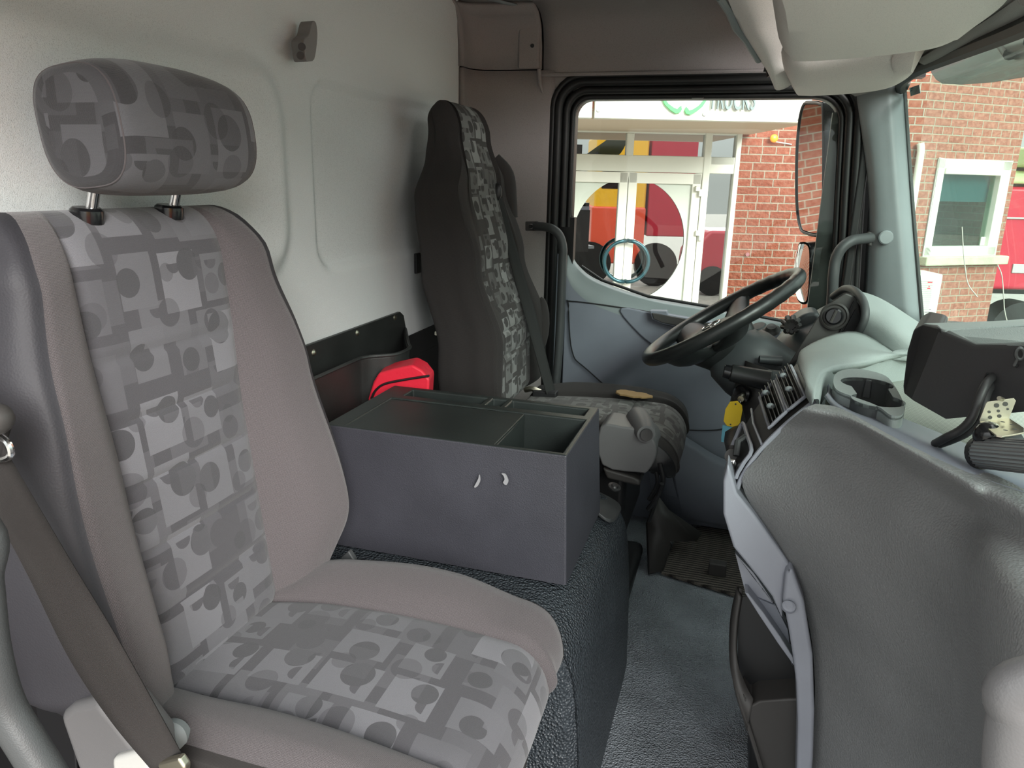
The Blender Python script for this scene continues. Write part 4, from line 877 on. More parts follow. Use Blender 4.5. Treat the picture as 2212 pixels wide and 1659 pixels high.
# ---------------------------------------------------------------- steering wheel and column
swh = thing('steering_wheel', 'black leather steering wheel seen edge-on with round badge on its hub', 'steering wheel', (-.03, YD, .79))
WA = Y(1403, 768, YD); WB = Y(1726, 596, YD); wc = (WA + WB) / 2; wd = (WB - WA).normalized(); WR = (WB - WA).length / 2; wy = V((0, 1, 0)); wn = wd.cross(wy).normalized()
if wn.z < 0: wn = -wn
def wp_(a, r, h=0): return wc + wd * (r * math.cos(a)) + wy * (r * math.sin(a)) + wn * h
rimr = [.0172 + .0005 * math.sin(k * 2 * PI / 5) * (1 if 8 < k < 34 or 126 < k < 152 else 0) for k in range(160)]
MB().tube([wp_(2 * PI * k / 160, WR) for k in range(160)], rimr, 16, closed=True, sq=(1.05, .95)).build('rim', M_['wheel'], swh, smooth=80)
hb = MB().lathe([(0, -.012), (.045, -.013), (.072, -.022), (.088, -.038), (.085, -.07), (.06, -.10), (.05, -.12)], wc - wd * .03, wn, n=40).build('hub', M_['wheel'], swh, smooth=60)
MB().lathe([(0, .012), (.045, .010), (.062, .003), (.070, -.01), (.072, -.022)], wc - wd * .03 - wn * .018, wn, n=40).build('airbag_pad', M_['col'], swh, smooth=60)
for a in (math.radians(78), math.radians(-78), math.radians(128), math.radians(-128)):
    pa = wc - wd * .03 + (wd * math.cos(a) + wy * math.sin(a)) * .06 - wn * .045; pb_ = wp_(a * .98, WR - .004, -.004)
    mid_ = (pa + pb_) / 2 - wn * .012
    MB().tube(spline([pa, mid_, pb_], 8), [lerp(.046 if abs(a) < 2 else .060, .026 if abs(a) < 2 else .034, t / 16) for t in range(17)], 14, sq=(.42, 1.15), up=wn).build('spoke', M_['wheel'], swh, smooth=80)
bd = wc - wd * .03 - wn * .0045
MB().tube([bd + (wd * math.cos(a) + wy * math.sin(a)) * .024 for a in [2 * PI * k / 30 for k in range(30)]], .002, 8, closed=True).tube([bd, bd + wd * .024], .0018, 6).tube([bd, bd + (wd * -.5 + wy * .866) * .024], .0018, 6).tube([bd, bd + (wd * -.5 - wy * .866) * .024], .0018, 6).build('badge', M_['chrome'], swh)
# column shroud
cl = thing('steering_column', 'dark grey steering column shroud with stalk and ignition lock', 'steering column', (.10, YD, .65))
ax_ = -wn; c0 = wc - wd * .03 + ax_ * .06
ce = V((.155, YD, .60))
sh_ = []
for t, w_, h_, sh__ in ((0, .055, .05, 0), (.12, .088, .075, .004), (.35, .098, .085, .008), (.7, .092, .085, .0), (1, .088, .10, 0)):
    c = c0.lerp(ce, t); row = []
    dd = (ce - c0).normalized(); up_ = dd.cross(wy).normalized()
    for k in range(28):
        q = 2 * PI * k / 28; cq, sq_ = math.cos(q), math.sin(q)
        row.append(c + wy * (abs(cq) ** .6 * (1 if cq > 0 else -1) * w_) + up_ * (abs(sq_) ** .6 * (1 if sq_ > 0 else -1) * h_))
    sh_.append(row)
MB().grid(sh_, close=True).build('shroud', M_['col'], cl, smooth=60)
MB().tube(spline([Y(1670, 800, 1.80), Y(1650, 850, 1.79), Y(1630, 900, 1.80), Y(1640, 980, 1.82)], 5), [.07, .068, .065, .064, .062] * 3 + [.06], 16, sq=(1, .8)).build('lower_shroud', M_['fascia'], cl, smooth=70)
MB().cyl(Y(1664, 824, 1.69), Y(1578, 805, 1.69), .0235, .0195).build('stalk', M_['wheel'], cl, bevel=.003)
MB().cyl(Y(1580, 805, 1.69), Y(1563, 801, 1.69), .0165, .0145).build('stalk_button', M_['blackg'], cl, bevel=.002)
MB().cyl(Y(1700, 832, 1.74), Y(1650, 820, 1.70), .032, .024).build('stalk_base', M_['col'], cl)
MB().tube([Y(1688, 780, 1.78), Y(1640, 776, 1.77)], [.012, .009], 10).build('upper_stalk', M_['col'], cl)
ig = Y(1606, 852, 1.72)
MB().lathe([(.022, .0), (.022, .010), (.017, .014), (.012, .012), (.0, .010)], ig, (-.55, -.75, .2)).build('ignition_lock', M_['blackg'], cl)
ky = thing('ignition_key', 'black key hanging in the ignition lock under the steering column', 'key', Y(1605, 880, 1.69))
MB().cyl(Y(1606, 854, 1.71), Y(1600, 862, 1.685), .007).build('key_blade', M_['steel'], ky)
MB().prism(spline([Y(x, y, 1.69) for x, y in ((1588, 905), (1600, 880), (1608, 900), (1612, 925), (1606, 934), (1588, 934), (1578, 925))], 3, closed=True), (0, .012, 0)).build('key_head', M_['black'], ky, bevel=.003)
MB().tube([Y(1600, 862, 1.683), Y(1594, 868, 1.68), Y(1590, 875, 1.676), Y(1594, 878, 1.676), Y(1600, 870, 1.68)], .0013, 6, closed=True).build('key_ring', M_['chrome'], ky)
yt = [Y(x, y, 1.672) for x, y in ((1577, 868), (1593, 866), (1603, 876), (1604, 886), (1599, 914), (1590, 924), (1570, 920), (1563, 910), (1567, 884))]
t1 = MB().prism(yt, (0, .002, 0)).build('yellow_key_tag', M_['yellow'], bevel=.0008); tag(t1, 'yellow plastic key tag hanging from the ignition key', 'key tag', 'key tags on the ignition key')
for p in ((1589, 873), (1578, 917)): MB().cyl(Y(*p, 1.6715), Y(*p, 1.675), .002).build('tag_hole', M_['black'], t1)
bt2 = [Y(x, y, 1.680) for x, y in ((1561, 918), (1588, 924), (1590, 958), (1580, 957), (1573, 962), (1568, 956), (1558, 955), (1558, 945))]
t2 = MB().prism(bt2, (0, .002, 0)).build('blue_key_tag', M_['blue'], bevel=.0008); tag(t2, 'light blue key tag hanging below the yellow one', 'key tag', 'key tags on the ignition key')
MB().cyl(Y(1573, 955, 1.679), Y(1573, 955, 1.683), .002).build('tag_hole', M_['black'], t2)
mt = Matrix.Translation(Y(1579, 932, 1.679)) @ Matrix(((0, 1, 0, 0), (0, 0, -1, 0), (-1, 0, 0, 0), (0, 0, 0, 1)))
text('handwriting', 'HCA6H', M_['ink'], t2, .008, mt, .0001)

# ================================================================ DEVICE ON THE DASH
dv = thing('payment_terminal', 'black boxy device standing on the dash top with its back to the camera', 'device', (.33, 1.12, .80))
KY = 1.08
f0 = [Y(1990, 702, KY + .06), Y(1960, 742, KY + .06), Y(1952, 848, KY + .06), Y(1972, 867, KY + .06)]
f1 = [Y(2037, 716, KY + .01), Y(1976, 868, KY + .01)]
MB().prism([Y(1996, 700, 1.14), Y(1974, 712, 1.14), Y(1960, 760, 1.14), Y(1951, 835, 1.14), Y(1953, 852, 1.14), Y(1972, 868, 1.10), Y(2010, 790, 1.09), Y(2038, 716, 1.09), Y(2028, 708, 1.10)], (.035, .13, .0)).build('front_shell', M_['monitor'], dv, bevel=.006)
bs = [[Y(2034, 716, 1.09), Y(2104, 750, 1.03), Y(2300, 748, .93)], [Y(2004, 790, 1.09), Y(2072, 815, 1.03), Y(2290, 812, .93)], [Y(1974, 868, 1.09), Y(2040, 907, 1.03), Y(2110, 905, 1.0), ]]
back = [Y(2104, 750, 1.03), Y(2330, 746, .90), Y(2330, 880, .90), Y(2042, 908, 1.03)]
front = [Y(2026, 714, 1.10), Y(2330, 690, 1.05), Y(2330, 850, 1.05), Y(1966, 864, 1.10)]
mm = MB(); mm.add(back + front, [(0, 1, 2, 3), (4, 7, 6, 5), (0, 4, 5, 1), (3, 2, 6, 7), (0, 3, 7, 4), (1, 5, 6, 2)]); mm.build('rear_housing', plastic('device_black_lit', (.05, .048, .05), .5, 700, .2, .0005, .04), dv, bevel=.003)  # same black case, its brighter lighting put into a lighter albedo
tp_ = [Y(1996, 700, 1.14) + V((0, .005, .001)), Y(2040, 716, 1.09) + V((0, 0, .0015)), Y(2330, 700, 1.04) + V((0, 0, .004)), Y(2330, 680, 1.16), Y(2150, 694, 1.22), Y(2060, 697, 1.22)]
MB().prism(tp_, (0, 0, -.012)).build('top_cover', M_['dash2'], dv, bevel=.003)
tp_ = [Y(2044, 716, 1.088) + V((0, 0, .002)), Y(2106, 748, 1.032) + V((0, 0, .002)), Y(2330, 744, .90) + V((0, 0, .004)), Y(2330, 706, 1.02) + V((0, 0, .004))]
MB().prism(tp_, (0, 0, -.006)).build('top_cover', M_['dash2'], dv, bevel=.002)
q = [Y(x, y, .996) for x, y in ((2131, 806), (2156, 806), (2138, 851), (2113, 851))]
MB().prism(q, (0, .002, 0)).build('cable_port', M_['black'], dv)
rg = [Y(2203 + 9 * math.cos(a), 764 + 12 * math.sin(a), .955) for a in [2 * PI * k / 24 for k in range(24)]]
MB().tube(rg, .0022, 8, closed=True).tube([Y(2197, 775, .955), Y(2191, 788, .955), Y(2200, 792, .983)], .002, 8).build('cable_hook', M_['monitor'], dv)
cb = thing('device_cable', 'thick black cable curving from the device down behind the dash rim', 'cable', Y(2100, 900, 1.0))
MB().tube(spline([Y(2146, 812, 1.0), Y(2130, 830, .97), Y(2112, 870, .96), Y(2098, 905, .955), Y(2076, 928, .96), Y(2046, 944, .97), Y(2020, 958, 1.0)], 8), .0052, 10).build('cable', M_['monitor'], cb)
MB().tube(spline([Y(2146, 826, 1.0), Y(2132, 850, .98), Y(2122, 885, .965), Y(2112, 912, .965), Y(2090, 934, .97), Y(2062, 948, .98), Y(2030, 960, 1.0)], 8), .0050, 10).build('cable', M_['monitor'], cb)
# perforated bracket with mounting ball
br = thing('metal_bracket', 'small bent perforated zinc bracket on a black ball mount beside the device', 'bracket', Y(2160, 930, .92))
KB = .93
A1 = [Y(x, y, KB) for x, y in ((2134, 868), (2190, 860), (2195, 866), (2180, 904), (2118, 914), (2116, 908), (2130, 872))]
e_ = [Y(2116, 912, KB), Y(2182, 903, KB)]
l2 = [Y(2116, 911, KB), Y(2180, 903, KB), Z(2212, 924, Y(2180, 903, KB).z - .004), Z(2212, 934, Y(2180, 903, KB).z - .006), Z(2165, 943, Y(2180, 903, KB).z - .010), Z(2152, 940, Y(2180, 903, KB).z - .010)]
b1 = MB().prism(A1, (0, .0018, 0)).build('upright_plate', M_['steel'], br, bevel=.0004); b2_ = MB().prism(l2, (0, 0, -.0018)).build('foot_plate', M_['steel'], br, bevel=.0004)
hm = mat('punched_hole', (.05, .05, .045), .8)
for x, y, r in ((2153, 876, 1), (2172, 873, 1), (2157, 888, .6), (2177, 884, .5), (2137, 890, .6), (2139, 902, .8), (2159, 899, .8)):
    c = Y(x, y, KB - .0006); MB().lathe([(0, 0), (.0026 * r, 0)], c, (0, -1, 0), n=14).build('hole', hm, b1)
zf = Y(2180, 903, KB).z - .0025
for x, y in ((2142, 914), (2166, 912), (2186, 918), (2147, 924), (2172, 930), (2192, 928)):
    c = Z(x, y, zf); MB().lathe([(0, .0006), (.0024, .0004)], c, (0, 0, 1), n=14).build('hole', hm, b2_)
MB().tube([Y(2158, 860, KB - .004), Y(2168, 864, KB + .004)], .0025, 8).build('bolt', M_['steel'], br)
MB().ball(Y(2135, 940, .92), .016).build('ball_joint', M_['blackg'], br)
MB().tube(spline([Y(2120, 938, .92), Y(2134, 952, .92), Y(2160, 956, .92), Y(2196, 948, .93)], 5), .011, 10, sq=(.8, 1)).build('socket_arm', M_['bar'], br)
rib_ = thing('ribbed_mount', 'ribbed grey tube mount lying on the dash tray under the bracket', 'mount', Y(2180, 980, .9))
rr_ = MB(); p0, p1 = Y(2122, 978, .92), Y(2330, 996, .80)
rr_.tube([p0, p1], .017, 24).build('tube_body', M_['pillar'], rib_)
rb = MB(); dd = (p1 - p0).normalized(); a_ = dd.orthogonal().normalized(); b_ = dd.cross(a_)
for k in range(24): q = 2 * PI * k / 24; o_ = (a_ * math.cos(q) + b_ * math.sin(q)) * .0172; rb.tube([p0 + o_, p1 + o_], .0011, 5)
rb.build('ribs', M_['cover'], rib_)
MB().cyl(p0 - dd * .004, p0 + dd * .002, .019).build('end_cap', M_['black'], rib_)

# ================================================================ GRAB HANDLES
def handle(name, label, path, r, plate=None, m='bar', sc_=None):
    t = thing(name, label, 'grab handle', path[0], 'grab handles around the cab')
    MB().tube(spline(path, 8), r, 14).build('bar', M_[m], t, smooth=80)
    if plate: MB().prism(plate[0], plate[1]).build('mounting_plate', M_['fascia'], t, bevel=.004)
    if sc_: MB().lathe([(0, .003), (.006, .003), (.008, 0)], sc_, (0, -1, 0), n=14).build('screw', M_['chrome'], t)
    return t
HY = 2.255
handle('grab_handle', 'black bent grab handle bolted to the pillar behind the driver door', [Y(1158, 489, 2.30), Y(1175, 490, 2.27), Y(1192, 494, HY), Y(1208, 508, HY), Y(1216, 535, HY), Y(1215, 570, HY), Y(1211, 680, HY), Y(1206, 770, HY), Y(1198, 860, HY)], .0135,
       ([Y(x, y, 2.305) for x, y in ((1134, 478), (1160, 478), (1172, 484), (1172, 496), (1160, 499), (1134, 499))], (0, .012, 0)), sc_=Y(1147, 489, 2.303))
handle('grab_handle', 'black curved grab handle on the windscreen pillar beyond the steering wheel', [Y(1882, 514, 2.26), Y(1862, 516, 2.24), Y(1840, 520, 2.22), Y(1818, 536, 2.21), Y(1805, 562, 2.21), Y(1800, 600, 2.21), Y(1797, 650, 2.22), Y(1790, 720, 2.24)], .0145,
       ([Y(x, y, 2.25) for x, y in ((1874, 501), (1884, 501), (1884, 532), (1876, 532))], (0, .02, 0)))
handle('grab_handle', 'blurred grey grab handle at the lower left corner, nearest the camera', [V((-.64, .22, .94)), V((-.57, .29, .915)), Y(-60, 1130, .34), Y(-40, 1260, .335), Y(-24, 1400, .33), Y(8, 1520, .33), Y(60, 1610, .33), Y(110, 1690, .33), Y(160, 1780, .33)], .0135, m='bar')
handle('grab_handle', 'grey grab handle at the lower right corner beside the dashboard', [V((.34, .21, .985)), V((.27, .27, .965)), V((.205, .315, .935)), Y(2232, 1480, .33), Y(2203, 1550, .33), Y(2190, 1640, .33), Y(2190, 1780, .33)], .0125, m='cover')
# lower left: dark door shut and vented seat riser
ri = MB().prism([Y(x, y, .62) for x, y in ((-40, 1180), (130, 1330), (150, 1450), (170, 1700), (-40, 1700))], (-.02, .03, 0)).build('vented_riser', M_['black'], bevel=.004); tag(ri, 'black slotted panel in the shadow left of the passenger seat', 'panel')
for k in (0, 1):
    MB().tube([Y(18, 1414 + 20 * k, .617), Y(88, 1370 + 18 * k, .617)], .0025, 6).build('slot', M_['blackg'], ri)
# driver footwell: mat, pedal bracket
matm = mat('ribbed_carpet', (.06, .052, .045), .95); n = NT(matm); c_ = n.coord(); s_ = n.sep(c_)
wv = n.math('SINE', n.math('MULTIPLY', n.math('ADD', s_[1], n.math('MULTIPLY', n.noise(c_, 40, 2), .006)), 480)); f_ = n.ramp(n.math('ADD', n.math('MULTIPLY', wv, .5), n.noise(c_, 260, 3)), .1, 1.1)
n.color(n.mix(f_, (.018, .015, .013), (.15, .13, .11))); n.bump(f_, .8, .004)
mtq = [Z(x, y, .012) for x, y in ((1428, 1235), (1464, 1150), (1500, 1140), (1560, 1120), (1640, 1110), (1690, 1310), (1600, 1287))]
fm = MB().prism(mtq, (0, 0, -.010)).build('floor_mat', matm, bevel=.003); tag(fm, 'worn brown ribbed carpet mat in the driver footwell', 'floor mat')
pdx = thing('pedal_bracket', 'dark moulded bracket cover on the floor in front of the driver seat', 'cover', Z(1450, 1170, .05))
MB().add([Z(1410, 1060, .22), Z(1440, 1100, .14), Z(1512, 1150, .07), Z(1500, 1168, .05), Z(1442, 1170, .05), Z(1408, 1110, .14), Z(1400, 1240, .004), Z(1428, 1235, .004), Z(1446, 1178, .02), Z(1395, 1130, .1)],
         [(0, 1, 2, 3, 4, 5), (5, 4, 8, 7, 6, 9)]).build('bracket_cover', M_['fascia'], pdx, sol=.012, smooth=20)
MB().lathe([(0, .003), (.006, .003), (.009, 0)], Z(1488, 1142, .085), (0, -.2, 1), n=14).build('screw', M_['black'], pdx)
MB().box((.02, 2.02, .03), (.05, .03, .04)).build('bracket_foot', M_['fascia'], pdx, bevel=.004)

# ================================================================ OUTSIDE
LOCAL = True
NB = V((_b.x, _b.y, 0)).normalized(); UB = V((NB.y, -NB.x, 0))
MF = Matrix(((UB.x, NB.x, 0, 0), (UB.y, NB.y, 0, 0), (0, 0, 1, 0), (0, 0, 0, 1)))
def Fp(px, py, d):
    r = ray(px, py); r = r * (d / r.dot(NB)); p = CAM + r; return V((p.dot(UB), d, p.z))
GZ = -1.25; D = 7.7; DF = 6.15
bld = thing('brick_building', 'red brick workshop office with cream entrance and white sign fascia', 'building', None, mat=MF)
def quad(a, b, uv=True):   # vertical wall panel from local corner a to b
    vs = [(a[0], a[1], a[2]), (b[0], b[1], a[2]), (b[0], b[1], b[2]), (a[0], a[1], b[2])]
    L = math.hypot(b[0] - a[0], b[1] - a[1]); return vs, [(0, a[2]), (L, a[2]), (L, b[2]), (0, b[2])]
sE0, sE1 = Fp(1100, 300, D).x, Fp(1600, 300, D).x       # entrance from-to
sC = Fp(1990, 300, D).x                                  # corner
zS = Fp(1500, 283, D).z
MBw = MB(); vs, uv = quad((sE1, D, GZ), (sC, D, 5.5)); MBw.add(vs, [(0, 1, 2, 3)], uv)
vs, uv = quad((-16, D, GZ), (sE0, D, 5.5)); MBw.add(vs, [(0, 1, 2, 3)], uv)
vs, uv = quad((sE0, D, zS), (sE1, D, 5.5)); MBw.add(vs, [(0, 1, 2, 3)], uv)
MBw.build('brick_wall', M_['brick'], bld, sol=.2, soff=-1)
# canopy: fascia and soffit
zf_ = Fp(1500, 260, DF).z; sJ = Fp(1282, 240, DF).x; sR = Fp(1752, 240, DF).x
MB().b2((sJ + .01, DF, zf_), (sR, DF + .12, zf_ + 1.3)).b2((sJ - 6, DF - .0, zf_ - .0), (sJ - .01, DF + .12, zf_ + 1.3)).build('fascia_board', M_['white'], bld, bevel=.006)
soff = mat('soffit_tan', (.52, .42, .31), .6)
MB().b2((sJ - 6, DF + .1, zf_ + .0), (sR, D, zf_ + .06)).build('soffit', soff, bld)
MB().b2((sE0, D - .03, zS - .0), (sE1 + .0, D - .001, zf_)).build('soffit_beam', mat('beam_cream', (.62, .54, .42), .6), bld)
for x, y in ((1292, 238), (1521, 247), (1727, 258)): q = Fp(x, y, DF); MB().lathe([(0, .012), (.012, .01), (.018, 0)], q, (0, -1, 0), n=14).build('fascia_screw', M_['lightgrey'], bld)
# sign
sg = thing('shop_sign', 'green arrow emblem and grey letters on the white fascia, cut off by the window top', 'sign', None, mat=MF.copy())
q = Fp(1528, 236, DF); mt = Matrix(((1, 0, 0, q.x), (0, 0, -1, DF - .03), (0, 1, 0, q.z - .0), (0, 0, 0, 1)))
text('sign_letters', 'TRUCKS', M_['signgrey'], sg, .225, mt, .012, .0005, .43)
gc = Fp(1478, 196, DF); px_ = DF / F
def gp(x, y): return V((gc.x + (x - 1478) * px_, DF - .03, gc.z - (y - 196) * px_))
left = [(1433, 212), (1440, 224), (1452, 234), (1463, 240), (1472, 238), (1475, 232), (1473, 225), (1469, 228), (1466, 232), (1458, 229), (1447, 222), (1437, 210), (1434, 190), (1440, 172), (1452, 160), (1448, 158), (1434, 172), (1430, 192)]
MB().prism([gp(*p) for p in left], (0, .02, 0)).prism([gp(2 * 1478 - x - 0, y + (2 if y > 200 else 0)) for x, y in left][::-1], (0, .02, 0)).build('emblem', M_['green'], sg)
# entrance
fw = MB(); t = .07
def bar(x0, y0, x1, y1, d=D - .05, th=.08, mb=fw):
    a, b = Fp(x0, y0, d), Fp(x1, y1, d); mb.b2((a.x, d, b.z), (b.x, d + th, a.z))
zT, zB = Fp(1400, 337, D).z, GZ
def sx(px, py=330): return Fp(px, py, D).x
def zz_(py, px=1400): return Fp(px, py, D).z
X_ = dict(l=sE0, m0=sx(1351), m1=sx(1367), g0=sx(1519), p0=sx(1521), p1=sx(1534), n0=sx(1586), e=sE1)
def fb(mb, s0, s1, z0, z1, d=D - .05, th=.07): mb.b2((s0, d, z0), (s1, d + th, z1))
fb(fw, sE0, sE1, zz_(289), zS + .02); fb(fw, sE0, sE1, zz_(372), zz_(336)); fb(fw, X_['m0'], X_['m1'], zz_(337), zz_(289)); fb(fw, X_['g0'], X_['p1'], GZ, zS, D - .06); fb(fw, X_['n0'], sE1, GZ, zS, D - .06)
fb(fw, X_['p1'], X_['n0'], zz_(354), zz_(336)); fb(fw, X_['p1'], X_['n0'], GZ, GZ + .12)
fw.build('entrance_frame', M_['whitem'], bld, bevel=.008)
MB().b2((sE0, D + .0, GZ), (sE1, D + .01, zS)).build('entrance_glass', M_['bglass'], bld)
MB().b2((sE0 - .3, D + .5, GZ), (sE1 + .3, D + .55, zS + .3)).build('entrance_interior', mat('dark_interior', (.03, .035, .03), .9), bld)
cs, cz, crad = sx(1356, 520), Fp(1356, 520, D).z, .57
def film():
    m = bpy.data.materials.new('frosted_film'); m.use_nodes = True; t = m.node_tree; b = t.nodes['Principled BSDF']; n = NT(m)
    s_ = n.sep(n.coord()); a = n.math('SUBTRACT', s_[0], cs); c = n.math('MULTIPLY', n.math('SUBTRACT', s_[2], cz), .92)
    d = n.math('SQRT', n.math('ADD', n.math('MULTIPLY', a, a), n.math('MULTIPLY', c, c)))
    b.inputs['Base Color'].default_value = (.48, .52, .45, 1); b.inputs['Roughness'].default_value = .35
    n.put(b.inputs['Alpha'], n.math('GREATER_THAN', d, crad)); return m
FILM = film()
dl0, dm, dr1 = sx(1357, 372) - .86, sx(1357, 372), sx(1514, 372)
for k, (a, b) in enumerate(((dl0, dm - .004), (dm + .004, dr1))):
    dr = MB(); zt = zz_(372) - .004; z0 = GZ + .05; st, top_ = .085, .105
    fb(dr, a, b, zt - top_, zt); fb(dr, a, a + st, z0, zt); fb(dr, b - st, b, z0, zt); fb(dr, a, b, z0, z0 + .2)
    o = dr.build('entrance_door', M_['white'], bld, bevel=.006)
    MB().b2((a + st - .01, D - .016, z0 + .1), (b - st + .01, D - .013, zt - top_ + .01)).build('frosted_pane', FILM, o)
    hc = Fp(1353, 565, D - .15); sgn = -1 if k == 0 else 1
    R_h = .205; hp_ = [V((hc.x + sgn * (.018 + R_h * math.sin(q)), D - .15, hc.z + R_h * math.cos(q))) for q in [PI * i / 20 for i in range(21)]]
    MB().tube([hp_[0] + V((0, .1, 0))] + hp_ + [hp_[-1] + V((0, .1, 0))], .019, 12).build('half_ring_handle', mat('teal_metal', (.025, .075, .09), .35, .6), o, smooth=80)
for y in (402, 498): a = Fp(1512, y, D - .07); MB().b2((a.x - .045, D - .1, a.z - .05), (a.x + .0, D - .04, a.z + .0)).b2((a.x - .01, D - .1, a.z - .10), (a.x + .03, D - .04, a.z - .03)).build('door_hinge', M_['white'], bld, bevel=.006)
# wall lamp and bolt
lp = thing('orange_wall_lamp', 'small round orange lamp with a thin arm high on the brick wall', 'lamp', None, mat=MF.copy())
a = Fp(1672, 299, D - .05); MB().ball(a, .04, sc=(1, .5, 1)).build('lens', M_['orange'], lp); MB().tube([a + V((.01, 0, -.03)), Fp(1710, 312, D - .01)], .006, 8).build('arm', M_['lightgrey'], lp)
wb = MB().cyl((0, -.03, 0), (0, .03, 0), .02).build('wall_bolt', M_['chrome']); wb.matrix_world = MF @ Matrix.Translation(Fp(1613, 549, D - .01)); tag(wb, 'small round metal bolt in the brick wall below the orange lamp', 'bolt')
# second wall: turns back from the corner
al = math.radians(20); WB_ = Matrix.Translation((sC, D, 0)) @ Matrix.Rotation(al, 4, 'Z'); MB2 = MF @ WB_
o2 = MB2.translation.copy(); u2 = (MB2.to_3x3() @ V((1, 0, 0))); n2 = (MB2.to_3x3() @ V((0, 1, 0)))
def Gp(px, py, off=0):
    r = ray(px, py); k = ((o2 - CAM).dot(n2) + off) / r.dot(n2); p = CAM + r * k; return V(((p - o2).dot(u2), off, p.z))
wing = thing('brick_wing', 'brick wing of the building, its colour paled for windscreen haze, with a white framed window, seen through the windscreen', 'building', None, mat=MB2)
eR = Gp(2146, 620).x; w0, w1 = Gp(2008, 450), Gp(2165, 450); wt, wbm = Gp(2100, 345).z, Gp(2100, 552).z
m = MB()
for a, b in (((0, 0, GZ), (eR, 0, wbm)), ((0, 0, wt), (eR, 0, 5.5)), ((0, 0, wbm), (w0.x, 0, wt)), ((w1.x, 0, wbm), (eR, 0, wt))):
    vs, uv = quad(a, b); uv = [(u + a[0], v) for u, v in uv]; m.add(vs, [(0, 1, 2, 3)], uv)
vs, uv = quad((eR, 0, GZ), (eR, 3, 5.5)); m.add(vs, [(0, 1, 2, 3)], uv)
m.build('brick_wall', M_['brick2'], wing)
f = MB(); t = .10
f.b2((w0.x, -.02, wbm), (w0.x + t, .10, wt)).b2((w1.x - t * 1.3, -.02, wbm), (w1.x, .10, wt)).b2((w0.x, -.02, wt - t), (w1.x, .10, wt)).b2((w0.x, -.02, wbm), (w1.x, .10, wbm + t))
wf = f.build('window_frame', M_['white'], wing, bevel=.008)
MB().b2((w0.x + t, .04, wbm + t), (w1.x - t, .05, wt - t)).build('pane', glass('window_glass', (.62, .75, .68), .16), wf)
MB().b2((w0.x + t, -.04, wt - t * 1.5), (w1.x - t * 1.5, .03, wt - t * .85)).build('blind_box', M_['white'], wf, bevel=.01)
MB().b2((w0.x + t, .12, wt - .42), (w1.x - t, .13, wt - t)).build('blind', mat('blue_blind', (.18, .33, .50), .7), wing)
MB().b2((w0.x - .1, .9, wbm - .3), (w1.x + .1, .95, wt + .1)).build('room_wall', mat('green_room', (.16, .30, .24), .8), wing)
MB().b2((w0.x + .35, .6, wbm + .1), (w0.x + .8, .65, wt - .4)).build('office_partition', mat('pale_partition', (.30, .42, .36), .7), wing)
MB().b2((w0.x - .03, -.10, wbm - .09), (w1.x + .12, .05, wbm)).build('window_sill', M_['stone'], wing, bevel=.012)
a = Gp(2125, 522, .03); MB().b2((a.x - .05, .025, a.z - .04), (a.x + .05, .035, a.z + .05)).build('window_sticker', M_['white'], wf)
pc = thing('pipe_cover', 'white vertical pipe cover on the brick corner above the air conditioner', 'pipe', None, mat=MF.copy())
a, b = Fp(1990, 312, D - .05), Fp(1976, 585, D - .05)
MB().tube(spline([V((a.x - .01, D - .05, a.z + .01)), V((a.x + .005, D - .05, a.z - .05)), V((a.x + .01, D - .05, a.z - .2)), V((a.x + .01, D - .05, b.z))], 5), .035, 10).build('cover', M_['white'], pc)
ac = thing('air_conditioner', 'white outdoor air conditioner unit with ribbed grille beside the brick wing', 'air conditioner', None, mat=MF.copy())
DA = D - .42; a, b = Fp(1930, 590, DA), Fp(2012, 720, DA)
MB().b2((a.x, DA, b.z), (b.x + .02, D - .05, a.z)).build('casing', M_['white'], ac, bevel=.02)
g_ = MB(); a1, b1 = Fp(1940, 606, DA), Fp(1998, 716, DA)
for k in range(26): z = lerp(a1.z, b1.z, k / 25); g_.b2((a1.x, DA - .008, z - .003), (b1.x, DA + .001, z + .005))
g_.build('grille', M_['lightgrey'], ac)
c = Fp(2008, 612, DA); MB().add([(c.x - .02, DA - .003, c.z - .06), (c.x + .02, DA - .003, c.z - .06), (c.x, DA - .003, c.z - .02)], [(0, 1, 2)]).b2((c.x - .02, DA - .004, c.z + .005), (c.x + .025, DA, c.z + .015)).build('red_mark', M_['red'], ac)
for k in range(5): c = Fp(2004, 668 + 6 * k, DA); MB().b2((c.x - .035 + .004 * k, DA - .003, c.z - .004), (c.x + .03, DA, c.z + .002)).build('print_line', M_['fascia'], ac)
# ground
LOCAL = False
gm = plastic('asphalt', (.27, .26, .23), .85, 60, .5, .01, .15)
struct(MB().b2((-40, -40, GZ - .2), (40, 60, GZ)).build('ground', gm))
# vehicles beyond the wing
LOCAL = True
def Hp(px, py, d): return Fp(px, py, d)
rc_ = thing('red_lorry', 'red lorry with pale green roof and silver stripe parked beyond the brick wing', 'lorry', None, mat=MF.copy())
DL = 10.5
a, b = Hp(2150, 402, DL), Hp(2420, 632, DL)
MB().b2((a.x - .4, DL, b.z), (b.x, DL + 2.0, a.z)).build('body', M_['redpaint'], rc_, bevel=.06)
c, e = Hp(2150, 468, DL), Hp(2400, 478, DL); MB().b2((c.x - .4, DL - .03, e.z), (b.x, DL + .05, c.z)).build('stripe', M_['lightgrey'], rc_, bevel=.01)
c, e = Hp(2180, 385, DL), Hp(2400, 402, DL); MB().b2((c.x - .5, DL - .05, e.z), (b.x, DL + 1.9, c.z + .1)).build('roof_panel', M_['greenpaint'], rc_, bevel=.05)
c, e = Hp(2199, 318, DL), Hp(2400, 366, DL); MB().b2((c.x, DL - .3, e.z), (b.x, DL + 1.2, c.z)).build('upper_panel', M_['greenpaint'], rc_, bevel=.04)
